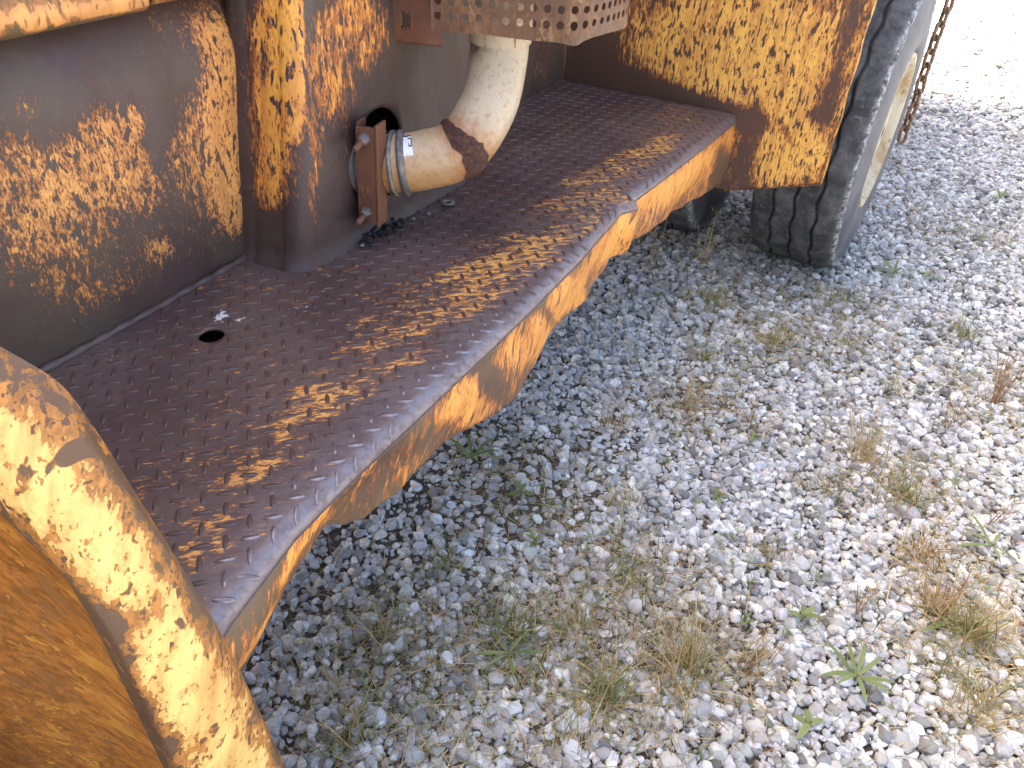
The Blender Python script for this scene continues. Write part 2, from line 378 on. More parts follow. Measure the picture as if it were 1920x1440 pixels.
g = G('weld_rust'); v = g.coord(); nn = g.noise(v, 170, 5, .7); ms = g.noise(v, 40, 4)
mat_weld = g.out(g.mix(g.ramp(nn, .35, .7), (.035, .017, .014), (.14, .05, .028)), .8); g.bump(nn, .9, .004)
g = G('white_sticker'); nn = g.noise(g.coord(), 120, 4)
mat_sticker = g.out(g.mix(g.ramp(nn, .58, .66), (.78, .78, .80), (.40, .36, .33)), .4)
g = G('black_print'); mat_black = g.out((.015, .015, .018), .5)

g = G('dusty_rubber')
v = g.coord(); a = g.noise(v, 14, 7, .65); b = g.noise(v, 48, 8, .75); wv = g.attr('edge')
col = g.mix(g.ramp(a, .35, .7), (.036, .036, .038), (.115, .112, .108))
col = g.mix(g.math('MULTIPLY', g.ramp(b, .53, .70), .45), col, (.26, .255, .245))
col = g.mix(g.math('MULTIPLY', wv, g.ramp(b, .42, .6)), col, (.46, .46, .46))
g.bump(g.math('MULTIPLY_ADD', a, .7, b), .55, .004); mat_tyre = g.out(col, .8, 0, .3)
g = G('rubber_sidewall')
v = g.coord((1, 1, 1)); a = g.noise(v, 9, 6, .6); b = g.noise(v, 60, 6, .7)
col = g.mix(g.ramp(a, .3, .7), (.06, .061, .07), (.115, .116, .125)); col = g.mix(g.ramp(b, .6, .8, 0, .5), col, (.25, .25, .25))
g.bump(b, .25, .002); mat_sidewall = g.out(col, .62, 0, .4)
g = G('rim_paint')
v = g.coord((1, 1, .5)); a = g.noise(v, 14, 7, .65); b = g.noise(v, 60, 5)
col = g.mix(g.ramp(a, .42, .68), (.52, .46, .33), (.34, .20, .07)); col = g.mix(g.ramp(b, .6, .7), col, (.14, .06, .03))
mat_rim = g.out(col, .55)
g = G('chain_rust'); nn = g.noise(g.coord(), 120, 5)
mat_chain = g.out(g.mix(g.ramp(nn, .4, .65), (.14, .065, .03), (.30, .19, .11)), .7); g.bump(nn, .4, .001)

# ------------------------------------------------------------------ the truck
BASE = Vector((-0.9, 1.4, 0.0))
truck = empty('truck', BASE)
tag(truck, 'rusty yellow truck with tread plate running board, elbow exhaust pipe and rear wheels', 'truck')

def xw(y):                                                  # side wall line
    return -1.05 - .0455 * (np.asarray(y) - .5)

# side panel
ys = np.r_[np.linspace(-.8, .3, 12)[:-1], np.arange(.3, 1.06, .0065), np.linspace(1.07, 2.44, 70)]
zs = np.r_[np.linspace(.30, .60, 6)[:-1], np.arange(.60, 1.10, .0065), np.array([1.105, 1.115])]
UV, F = grid2d(ys, zs)
U, V = UV[:, 0], UV[:, 1]
k = np.clip((V - .955) / .14, 0, 1.2)
X = xw(U) - .065 * k ** 2.2 + .0022 * vnoise(U * 5, V * 6, 3) + .0012 * vnoise(U * 17, V * 13, 4)
X -= .006 * np.exp(-((U - .86) / .05) ** 2)                # shallow crease beside the housing
P = np.c_[X, U, V]
pt = np.minimum(blobs(B_wall, U, V, .15), np.where(U > .84, .68, .46)) - .22 * np.clip((V - .93) / .08, 0, 1) * np.clip((.86 - U) / .06, 0, 1) - .2 * np.clip((.68 - V) / .05, 0, 1) * (U > .3)
mesh_obj('side_panel', P, F, mat_wall, truck, attrs={'paint': pt})

# overhanging sill above it
ys = np.r_[np.linspace(-.8, .4, 8)[:-1], np.arange(.4, .815, .008)]
prof = [(-.075, 1.062), (-.02, 1.060), (-.004, 1.063), (.004, 1.070), (.006, 1.082), (.004, 1.10), (.002, 1.13), (0, 1.2), (0, 1.5)]
Vv = []; pa = []
for y in ys:
    for (dx, z) in prof:
        Vv.append((xw(y) + .018 + dx + .001 * float(vnoise(y * 9, z * 5, 9)), y, z + .011 + .010 * (y - .6)))
Vv = np.array(Vv)
pt = blobs(B_over, Vv[:, 1], Vv[:, 2], .22)
mesh_obj('door_sill', Vv, grid_faces(len(ys), len(prof), flip=True), mat_over, truck, attrs={'paint': pt}, solid=.004)
ys = np.arange(.822, 1.02, .008); Vv = []
for y in ys:
    for (dx, z) in prof: Vv.append((xw(y) + .012 + dx, y, z + .015 + .010 * (y - .6)))
Vv = np.array(Vv)
mesh_obj('door_sill', Vv, grid_faces(len(ys), len(prof), flip=True), mat_over, truck, attrs={'paint': np.full(len(Vv), .5)}, solid=.004)

# exhaust housing: vertical pressed box with a round hole
def arc(cx, cy, r, a0, a1, n):
    return [(cx + r * math.cos(R(t)), cy + r * math.sin(R(t))) for t in np.linspace(a0, a1, n)]
path = [(-1.085, .925)] + [(x, .928 + .01 * (x + 1.07) / .1) for x in np.linspace(-1.072, -.978, 18)] + arc(-.976, .972, .036, -90, 0, 12)
path += [(-.940 + .008 * (y - 1), y) for y in np.arange(.979, 1.50, .0065)] + arc(-.966, 1.505, .03, 0, 90, 10) + [(x, 1.535) for x in np.linspace(-.97, -1.11, 10)]
path = np.array(path); S = np.r_[0, np.cumsum(np.linalg.norm(np.diff(path, axis=0), axis=1))]
s_hole = float(np.interp(1.165, path[30:110, 1], S[30:110]))
zs = np.r_[np.arange(.600, 1.13, .0065), np.linspace(1.14, 1.8, 12)]
UV, F = grid2d(S, zs, holes=[(s_hole, .775, .089, .098)])
px_ = np.interp(UV[:, 0], S, path[:, 0]); py_ = np.interp(UV[:, 0], S, path[:, 1]); Z = UV[:, 1]
flare = np.clip((.655 - Z) / .04, 0, 1) ** 2 * .012
front = np.clip((py_ - .94) / .03, 0, 1) * (px_ > -.98)
X = px_ + flare * front + .0015 * vnoise(py_ * 8, Z * 8, 11)
Y = py_ + .155 * (Z - .62) * np.clip((1.3 - py_) / .25, 0, 1) - flare * (py_ < .96)
# pressed groove on the side face and rolled seam next to the wall
groove = np.exp(-((px_ + 1.045) / .007) ** 2) * (py_ < .95)
Y += .003 * groove
side = py_ < .955
pt = np.where(side, blobs(B_boxside, X, Z, .06, .68), blobs(B_boxface, Y, Z, .10, .42)) - .25 * np.clip((.70 - Z) / .06, 0, 1)
mesh_obj('exhaust_housing', np.c_[X, Y, Z], F, mat_box, truck, attrs={'paint': pt}, solid=-.003)

# running board
EY = [.10, .282, .325, .374, .451, .535, .627, .732, .888, 1.078, 1.328, 1.538, 1.60, 1.648, 1.660, 1.70, 1.811, 2.03, 2.44]
EX = [-.44, -.476, -.489, -.498, -.512, -.516, -.518, -.519, -.522, -.526, -.535, -.554, -.562, -.540, -.564, -.560, -.553, -.544, -.530]
LY = [.10, .327, .395, .469, .524, .548, .588, .665, .722, .80, .882, .96, 1.041, 1.10, 1.15, 1.241, 1.32, 1.406, 1.50, 1.625, 1.734, 1.86, 1.99, 2.2, 2.44]
LZ = [.42, .478, .502, .533, .545, .525, .499, .484, .497, .492, .472, .448, .434, .436, .449, .474, .468, .463, .470, .475, .473, .467, .458, .432, .396]
RB = .026
BZ = .62
xe = lambda y: np.interp(y, EY, EX)
zl = lambda y: np.interp(y, LY, LZ)
def rip(x, y): return .0016 * vnoise(x * 7, y * 5, 21) + .001 * vnoise(x * 19, y * 15, 22) - .006 * np.exp(-(((x + .60) / .06) ** 2 + ((y - 1.60) / .10) ** 2))
def board_pt(x, y):
    """x may run past the bend: the surplus follows the arc"""
    x = np.asarray(x, float); y = np.asarray(y, float)
    e = xe(y) - RB * 1.3
    over = np.clip(x - e, 0, None); th = np.minimum(over / RB, math.pi / 2)
    px = np.where(over > 0, e + RB * np.sin(th), x); pz = BZ + rip(np.minimum(x, e), y) - RB * (1 - np.cos(th))
    return px, pz, th
ARC = RB * math.pi / 2
ts = np.r_[np.linspace(0, 1, 62), 1 + np.linspace(0, 1, 9)[1:]]          # 0..1 flat, 1..2 bend
ys = np.arange(.262, 2.4405, .009)
HOLE = (-.916, .695)
def tmap(t, y):
    e = xe(y) - RB * 1.3; a = xw(y) - .01
    return np.where(t <= 1, a + (e - a) * t, e + (t - 1) * ARC)
# the hole in (t, y): scale t to metres around the hole so that it stays round
e0 = float(xe(HOLE[1])) - RB * 1.3; a0 = float(xw(HOLE[1])) - .01; Lm = e0 - a0
UV, F = grid2d(ts * Lm, ys, holes=[(HOLE[0] - a0, HOLE[1], .0205, .026)])
U = tmap(UV[:, 0] / Lm, UV[:, 1]); Yb = UV[:, 1]
bx_, bz_, th_ = board_pt(U, Yb)
pt = np.clip(blobs(B_board, U, Yb, .06), 0, .44) + .16 * np.exp(-((U - xe(Yb) + .13 + .05 * np.sin(Yb * 3)) / .075) ** 2) * np.clip((Yb - .2) / .3, 0, 1)
pt = np.minimum(pt, .46) - .3 * np.clip(th_, 0, 1)
wh = blobs(B_white, U, Yb, 0)
worn = np.clip(th_ * 1.5, 0, 1) * .9 + .55 * np.exp(-((U - xe(Yb) + .035) / .045) ** 2) * (th_ <= 0)
board = mesh_obj('running_board', np.c_[bx_, Yb, bz_], [f[::1] for f in F], mat_board, truck, attrs={'paint': pt, 'white': wh, 'worn': worn}, solid=.005)

# front skirt, dented
nv = 34
V_ = []; pa = []
for y in ys:
    e = float(xe(y)) - RB * .3; z0 = BZ - RB + float(rip(e - .05, y)); z1 = float(zl(y)) + .0035 * float(vnoise(y * 30, 0, 33)) + .002 * float(vnoise(y * 90, 1, 34)) * (1 if y < 1.3 else .4)
    for t in np.linspace(0, 1, nv):
        z = z0 + (z1 - z0) * t
        lobe = .016 * math.exp(-((y - .72) / .13) ** 2) - .012 * math.exp(-((y - .50) / .07) ** 2) + .010 * math.exp(-((y - 1.06) / .12) ** 2) - .01 * math.exp(-((y - 1.25) / .08) ** 2)
        d = t * lobe * .5 + .003 * min(1, t * 3) + (.006 * float(vnoise(y * 9, z * 14, 31)) + .0035 * float(vnoise(y * 26, z * 30, 32))) * min(1, t * 3) - .010 * t * t
        V_.append((e + d, y, z))
V_ = np.array(V_)
pt = blobs(B_skirt, V_[:, 1], V_[:, 2], .23, .66) - .25 * np.clip((V_[:, 2] - .575) / .02, 0, 1) + .18 * np.clip((V_[:, 1] - 1.1) / .5, 0, 1)
mesh_obj('front_skirt', V_, grid_faces(len(ys), nv, flip=True), mat_skirt, board, attrs={'paint': pt}, solid=.004)
# weld bead along the wall
yb = np.linspace(.27, 2.43, 220)
bead = np.c_[xw(yb) + .004 + .001 * vnoise(yb * 60, yb * 3, 5), yb, np.full(len(yb), BZ + .001) + .0012 * vnoise(yb * 90, yb, 6)]
V_, F_ = tube(bead, .0075 + .0015 * np.sin(yb * 140), 10)
mesh_obj('weld_bead', V_, F_, mat_lug, board)

# raised tread lugs
def lug_mesh(name):
    L, Wd, H = .0138, .0041, .0019
    V_ = []; n = 12
    for (sc, h) in ((1.0, -.0006), (.80, .62 * H), (.45, H)):
        for k in range(n):
            a = 2 * math.pi * k / n; c, s = math.cos(a), math.sin(a)
            V_.append((L * sc * math.copysign(abs(c) ** .9, c), Wd * sc * math.copysign(abs(s) ** 1.25, s), h))
    V_.append((0, 0, H * 1.05))
    F_ = []
    for r_ in range(2):
        for k in range(n): F_.append((r_ * n + k, r_ * n + (k + 1) % n, (r_ + 1) * n + (k + 1) % n, (r_ + 1) * n + k))
    for k in range(n): F_.append((2 * n + k, 2 * n + (k + 1) % n, 3 * n))
    return np.array(V_), F_
LV, LF = lug_mesh('lug')
lug_me = make_mesh('tread_lug', LV, LF, mat_lug); lug_worn = make_mesh('tread_lug', LV, LF, mat_lug_worn)
PITCH = .0392
spots_ = []
for i in range(-2, 17):
    for j in range(2, 62):
        for half in (0, 1):
            x = -1.04 + PITCH * (i + .5 * half); y = .115 + PITCH * (j - 2 + .5 * half)
            if y < .275 or y > 2.42 or x < float(xw(y)) + .018: continue
            if x > float(xe(y)) - RB * 1.3 + .022: continue
            if math.hypot(x - HOLE[0], y - HOLE[1]) < .027: continue
            if -1.09 < x < -.925 and .90 < y < 1.56: continue
            spots_.append((x, y, half))
def lug_matrix(x, y, half):
    p, z, th = board_pt(np.array([x]), np.array([y])); th = float(th[0])
    n = Vector((math.sin(th), 0, math.cos(th)))
    m = Matrix.Rotation(th, 4, 'Y') @ Matrix.Rotation(R(45 if half else -45), 4, 'Z')
    m.translation = Vector((float(p[0]), y, float(z[0])))
    return m
spots_.sort(key=lambda s: s[0] ** 2 + s[1] ** 2 + 49 * (s[1] < .30 or (s[0] < -.75 and s[1] < .45)))
for (x, y, h) in spots_[:300]:
    o = bpy.data.objects.new('tread_lug', lug_worn if x > float(xe(y)) - .055 else lug_me)
    COL.objects.link(o); o.parent = board
    m = lug_matrix(x, y, h); m.translation -= BASE + board.location + Vector((0, 0, 0)); o.matrix_local = m
AV = []; AF = []
for (x, y, h) in spots_[300:]:
    m = np.array(lug_matrix(x, y, h)); b0 = len(AV) * len(LV)
    AV.append(LV @ m[:3, :3].T + m[:3, 3]); AF += [tuple(q + b0 for q in f) for f in LF]
tag(mesh_obj('tread_lugs', np.vstack(AV), AF, mat_lug, board), kind='stuff')

# rear fender panel
xs = np.r_[np.arange(-1.15, -.247, .009), -.247]
ns = 110
zb = lambda x: np.interp(x, [-1.2, -.529, -.247], [.37, .380, .465])
V_ = []
for x in xs:
    for t in np.linspace(0, 1, ns):
        z = float(zb(x)) + (1.75 - float(zb(x))) * t ** 1.25
        V_.append((x, 2.446 + .003 * float(vnoise(x * 5, z * 5, 41)), z))
V_ = np.array(V_)
pt = blobs(B_panel, V_[:, 0], V_[:, 2], .16, .74)
panel = mesh_obj('fender_panel', V_, grid_faces(len(xs), ns), mat_panel, truck, attrs={'paint': pt}, solid=-.004)
zz = np.linspace(.467, 1.75, 60)
V_ = [(-.2465 + .002 * math.sin(k * .9), y, z) for k, z in enumerate(zz) for y in (2.4405, 2.452, 2.475)]
mesh_obj('folded_edge', V_, grid_faces(len(zz), 3, flip=True), mat_panel, panel, attrs={'paint': np.full(len(V_), .6)}, solid=.003)
V_ = [(x, 2.4475 + dy, float(zb(x)) - .001) for x in np.linspace(-.53, -.2475, 30) for dy in (-.006, .006, .03)]
mesh_obj('folded_edge', V_, grid_faces(30, 3), mat_panel, panel, attrs={'paint': np.full(len(V_), .4)}, solid=.003)

# near fender flange with the arch behind it
CR = [(-.43, .31, .15), (-.45, .306, .356), (-.47, .295, .57), (-.50, .277, .77), (-.53, .255, .898), (-.57, .238, .950), (-.63, .20, .995), (-.72, .135, 1.03), (-.82, .04, 1.055), (-.92, -.1, 1.06)]
IN = [(-.455, .215, .05), (-.47, .21, .27), (-.484, .207, .489), (-.51, .209, .709), (-.559, .202, .80), (-.61, .19, .86), (-.67, .155, .91), (-.75, .09, .96), (-.84, 0, .99), (-.93, -.14, 1.0)]
nt_ = 200
Cc = catmull(CR, nt_); Ii = catmull(IN, nt_)
V_ = []; pa = []
sv = np.r_[np.linspace(-.22, 0, 6)[:-1], np.linspace(0, 1, 40), np.linspace(1, 1.25, 5)[1:]]
for i in range(nt_):
    c, q = Cc[i], Ii[i]; tg = Cc[min(i + 1, nt_ - 1)] - Cc[max(i - 1, 0)]
    nrm = np.cross(tg, q - c); nrm /= np.linalg.norm(nrm)
    if nrm[0] < 0: nrm = -nrm
    for s in sv:
        if s < 0: p = c + nrm * (-.16 * s * s * 1.6) * .9 + (c - q) * (-s) * .35 - nrm * (-s) * .05
        elif s <= 1: p = c + (q - c) * s + nrm * (.016 * math.sin(math.pi * s) ** .8)
        else: p = q - nrm * (s - 1) * .12 + (q - c) * (s - 1) * .3
        V_.append(p + nrm * .0012 * float(vnoise(p[1] * 30, p[2] * 16, 51)))
        edge = max(0, 1 - max(s, 0) / .30) + max(0, (s - .74) / .26) * 1.2
        patch = .42 * math.exp(-((p[2] - .716) / .022) ** 2) * min(1, max(0, s - .15) * 2)
        pa.append(.71 - .44 * min(edge, 1.3) - patch)
fender = mesh_obj('wheel_arch_flange', V_, grid_faces(nt_, len(sv)), mat_fender, truck, attrs={'paint': pa})
V_ = []; ns = 30
for i in range(nt_):
    for s in np.linspace(0, 1, ns):
        p = Ii[i] + np.array([-.012, .006, 0]) + np.array([-.52, -.13, -.10]) * s + np.array([0, .05, 0]) * math.sin(math.pi * min(s * 2, 1)) * 1.0
        V_.append(p + np.array([0, .004, 0]) * float(vnoise(p[0] * 12, p[2] * 9, 61)))
mesh_obj('inner_arch', V_, grid_faces(nt_, ns), mat_arch, fender)

# exhaust pipe
PP = [(-1.06, 1.130, .763), (-.96, 1.152, .765), (-.90, 1.170, .768), (-.843, 1.203, .778), (-.787, 1.248, .803), (-.770, 1.316, .868), (-.777, 1.362, .935), (-.781, 1.376, .99), (-.781, 1.376, 1.08), (-.781, 1.376, 1.5)]
PA = catmull(PP, 190)
PR = .0560
V_, F_ = tube(PA, PR, 40)
Vn = np.array(V_)
so = 1.15 * np.exp(-(((Vn[:, 2] - .968) / .016) ** 2 + ((Vn[:, 0] + .815) / .028) ** 2)) * (Vn[:, 1] < 1.376)
iw0 = int(np.argmin(np.linalg.norm(PA - np.array(PP[4]), axis=1)))
ring_i = np.repeat(np.arange(len(PA)), 40)
stn = .95 * np.exp(-(np.abs(ring_i - iw0) / 8.5) ** 2.5) + .6 * np.exp(-((ring_i - int(np.argmin(np.linalg.norm(PA - np.array(PP[2]), axis=1)))) / 4.0) ** 2) + .35 * np.clip((.80 - Vn[:, 2]) / .08, 0, 1)
pipe = mesh_obj('exhaust_pipe', V_, F_, mat_pipe, truck, attrs={'soot': so, 'stain': np.clip(stn, 0, 1)})
T_, N_, B_ = frames(PA)
def near_idx(p): return int(np.argmin(np.linalg.norm(PA - np.array(p), axis=1)))
iw = near_idx(PP[4])
seg = 48; V_ = []; rows = np.arange(iw - 4, iw + 5)
rw = np.random.default_rng(5)
for a_, i in enumerate(rows):
    edge = math.sin(math.pi * (a_ + .2) / (len(rows) - .6))
    for k in range(seg):
        t = 2 * math.pi * k / seg
        wob = .9 * math.sin(3 * t + 1) + rw.uniform(-.5, .5)
        ii = int(np.clip(i + wob, 0, len(PA) - 1))
        V_.append(PA[ii] + (PR + .0004 + .0036 * max(edge, 0) ** .5 + rw.uniform(-.0014, .0014)) * (math.cos(t) * N_[ii] + math.sin(t) * B_[ii]))
F_ = [(a * seg + k, a * seg + (k + 1) % seg, (a + 1) * seg + (k + 1) % seg, (a + 1) * seg + k) for a in range(len(rows) - 1) for k in range(seg)]
mesh_obj('weld_band', V_, F_, mat_weld, pipe)
# slotted collar under the guard
V_ = []; F_ = []
for (a0, a1) in ((200, 268), (274, 322), (328, 420), (426, 555)):
    for t in np.linspace(R(a0), R(a1), 14):
        b0 = len(V_)
        for (r_, z) in ((PR + .001, .975), (PR + .0042, .975), (PR + .0042, 1.06), (PR + .001, 1.06)):
            V_.append((-.781 + r_ * math.cos(t), 1.376 + r_ * math.sin(t), z))
        if t > R(a0) + 1e-6:
            for q in range(4): F_.append((b0 - 4 + q, b0 - 4 + (q + 1) % 4, b0 + (q + 1) % 4, b0 + q))
        if abs(t - R(a0)) < 1e-6 or abs(t - R(a1)) < 1e-6: F_.append((b0, b0 + 1, b0 + 2, b0 + 3))
mesh_obj('slotted_collar', V_, F_, mat_pipe, pipe, smooth=False)
# sticker remnant
i0 = near_idx((-.868, 1.187, .773)); up = np.array([.10, -.62, .78])
def pipe_patch(ia, ib, ang0, ang1, off, n=8, wob=0):
    V_ = []
    for i in np.linspace(ia, ib, n):
        f = i - int(i); ii = int(i)
        c = PA[ii] * (1 - f) + PA[ii + 1] * f; tt = T_[ii]
        u0 = up - tt * up.dot(tt); u0 /= np.linalg.norm(u0); b0 = np.cross(tt, u0)
        for a in np.linspace(ang0, ang1, n):
            aa = R(a + wob * math.sin(i * 3.1 + a)); V_.append(c + (PR + off) * (math.cos(aa) * u0 + math.sin(aa) * b0))
    return V_, grid_faces(n, n)
V_, F_ = pipe_patch(i0 - 2, i0 + 5.0, -24, 22, .0007, 10, 1.5)
st = mesh_obj('sticker', V_, F_, mat_sticker, pipe)
for (ia, ib, a0, a1) in ((i0 + 2.6, i0 + 5.0, -16, -13), (i0 + 4.4, i0 + 5.0, -16, 4), (i0 + 2.8, i0 + 4.8, 2, 5), (i0 + 2.8, i0 + 3.3, -3, 4), (i0 - 1.8, i0 + 4.5, -25, -21)):
    V_, F_ = pipe_patch(ia, ib, a0, a1, .0011, 4)
    mesh_obj('sticker_print', V_, F_, mat_black, pipe)

# pipe clamp: grey flange, ring, rusty saddle and bolts
clamp = empty('pipe_clamp', BASE); COL.objects.unlink(clamp); clamp.location = (0, 0, 0); COL.objects.link(clamp); clamp.parent = truck
ia = near_idx((-.955, 1.154, .765)); ib = near_idx((-.905, 1.168, .768))
idx = np.linspace(ia, ib, 26)
Pc = np.array([PA[int(i)] * (1 - (i % 1)) + PA[int(i) + 1] * (i % 1) for i in idx])
rr_ = .0600 + .0065 * (np.sin(np.linspace(0, 6 * math.pi, 26)) > 0)
V_, F_ = tube(Pc, rr_, 40); mesh_obj('ridged_flange', V_, F_, mat_dull, clamp, smooth=False)
ic = near_idx((-.876, 1.182, .771))
def ring_at(i, half, prof_, mat, name, seg=44):
    V_ = []
    for (ds, r_) in prof_:
        c = PA[i] + T_[i] * ds
        for k in range(seg):
            t = 2 * math.pi * k / seg; V_.append(c + r_ * (math.cos(t) * N_[i] + math.sin(t) * B_[i]))
    F_ = [(a * seg + k, a * seg + (k + 1) % seg, (a + 1) * seg + (k + 1) % seg, (a + 1) * seg + k) for a in range(len(prof_) - 1) for k in range(seg)]
    return mesh_obj(name, V_, F_, mat, clamp)
ring_at(ic, 0, [(-.006, PR), (-.0065, PR + .005), (-.003, PR + .0075), (.002, PR + .0072), (.004, PR + .004), (.006, PR + .0035), (.0075, PR + .0015), (.008, PR)], mat_dull, 'clamp_ring')
ring_at(near_idx((-.892, 1.174, .769)), 0, [(-.004, PR), (-.004, PR + .006), (.003, PR + .0065), (.004, PR)], mat_steel, 'clamp_ring')
def slab(name, c, ux, uy, uz, mat, parent, bevel=.0015):
    """oriented box: centre, half-axis vectors"""
    c, ux, uy, uz = map(np.array, (c, ux, uy, uz))
    V_ = [c + a * ux + b * uy + d * uz for a in (-1, 1) for b in (-1, 1) for d in (-1, 1)]
    F_ = [(0, 1, 3, 2), (4, 6, 7, 5), (0, 4, 5, 1), (2, 3, 7, 6), (0, 2, 6, 4), (1, 5, 7, 3)]
    return mesh_obj(name, V_, F_, mat, parent, smooth=False, bevel=bevel)
cxp = np.array([-.901, 1.096, .766]); ex = np.array([.97, .22, 0]); ey = np.array([-.22, .97, 0])
tz = np.array([.02, .03, 1.0])
slab('saddle_plate', cxp, ex * .019, ey * .0030, tz * .092, mat_plain_rust, clamp)
slab('saddle_plate', cxp + ex * .0225 + ey * .016, ex * .0028, ey * .020, tz * .098, mat_plain_rust, clamp)
slab('saddle_plate', cxp - ex * .017 + ey * .019, ex * .0028, ey * .0155, tz * .099, mat_plain_rust, clamp)
for sgn in (1, -1):
    c = cxp + tz * .071 * sgn - ex * .002
    ax_ = -ey * .95 + np.array([-.05, 0, -.22]); ax_ /= np.linalg.norm(ax_)
    V_, F_ = tube([c - ax_ * .02, c + ax_ * .02, c + ax_ * .038, c + ax_ * .040], [.0058, .0058, .0056, .004], 14, True)
    b_ = mesh_obj('bolt', V_, F_, mat_plain_rust, clamp)
    V_, F_ = tube([c - ax_ * .001, c + ax_ * .006, c + ax_ * .010, c + ax_ * .0135], [.0125, .0120, .0090, .0060], 6 if sgn < 0 else 14, True)
    mesh_obj('nut', V_, F_, mat_dull, b_, smooth=False, bevel=.001)

# perforated heat guard around the pipe
gp = [(-.845, 1.228), (-.837, 1.233)] + [(-.837 + (.215) * t, 1.233 + .088 * t) for t in np.linspace(.05, 1, 14)]
gp += [(-.603, 1.337), (-.590, 1.361), (-.583, 1.40), (-.582, 1.45), (-.586, 1.51), (-.60, 1.56), (-.63, 1.60), (-.68, 1.625), (-.75, 1.635), (-.85, 1.635)]
gp = np.array(gp); gs = np.r_[0, np.cumsum(np.linalg.norm(np.diff(gp, axis=0), axis=1))]
PIT = .0243; nc = int(gs[-1] / PIT); rowsn = 16; z0g = 1.006
V_ = []; F_ = []
def gput(s, z):
    x = np.interp(s, gs, gp[:, 0]); y = np.interp(s, gs, gp[:, 1])
    dent = .004 * math.sin(s * 17) * max(0, 1 - (z - z0g) / .06) + .006 * math.exp(-((s - .262) / .02) ** 2) * max(0, 1 - (z - z0g) / .05)
    V_.append((x + dent, y - dent * .6, z + .0025 * math.sin(s * 23) * max(0, 1 - (z - z0g) / .05) - .006 * math.exp(-((s - .262) / .02) ** 2) * max(0, 1 - (z - z0g) / .03)))
    return len(V_) - 1
vc = {}
def gv(s, z):
    key = (round(s, 5), round(z, 5))
    if key not in vc: vc[key] = gput(s, z)
    return vc[key]
margin = .0145
for c in range(nc):
    s0 = .004 + c * PIT
    for k in range(4):
        sa, sb = s0 + PIT * k / 4, s0 + PIT * (k + 1) / 4
        F_.append((gv(sa, z0g), gv(sb, z0g), gv(sb, z0g + margin), gv(sa, z0g + margin)))
    for r_ in range(rowsn):
        zc = z0g + margin + PIT * (r_ + .5); sc_ = s0 + PIT / 2
        ring = []
        for (du, dv) in [(-.5 + k / 4, -.5) for k in range(4)] + [(.5, -.5 + k / 4) for k in range(4)] + [(.5 - k / 4, .5) for k in range(4)] + [(-.5, .5 - k / 4) for k in range(4)]:
            ring.append((gv(sc_ + du * PIT, zc + dv * PIT), math.atan2(dv, du)))
        inner = [gput(sc_ + .0067 * math.cos(a), zc + .0067 * math.sin(a)) for _, a in ring]
        for k in range(16):
            F_.append((ring[k][0], ring[(k + 1) % 16][0], inner[(k + 1) % 16], inner[k]))
guard = mesh_obj('heat_guard', V_, F_, mat_guard, truck, smooth=False, solid=.0022)
# muffler body inside
V_, F_ = tube([(-.72, 1.43, 1.075), (-.72, 1.43, 1.08), (-.72, 1.43, 1.45)], [.03, .088, .088], 36, True)
mesh_obj('muffler', V_, F_, mat_dark, truck)
# slotted bracket between housing and guard
us = np.linspace(0, .098, 30); zs = np.linspace(.974, 1.30, 60)
UV, F_ = grid2d(us, zs, holes=[(.030, 1.012, .0085, .013)])
Zs = UV[:, 1].copy(); near = np.abs(UV[:, 0] - .030) < .0086
Zs += np.where(near & (np.abs(UV[:, 1] - 1.012) < .0086), np.sign(UV[:, 1] - 1.012) * .006, 0)
V_ = np.c_[-.938 + UV[:, 0] * .99, 1.243 + .012 * UV[:, 0] / .1 + .012 * np.clip((UV[:, 0] - .05) / .05, 0, 1) ** 2, Zs]
mesh_obj('guard_bracket', V_, F_, mat_plain_rust, truck, solid=.004)

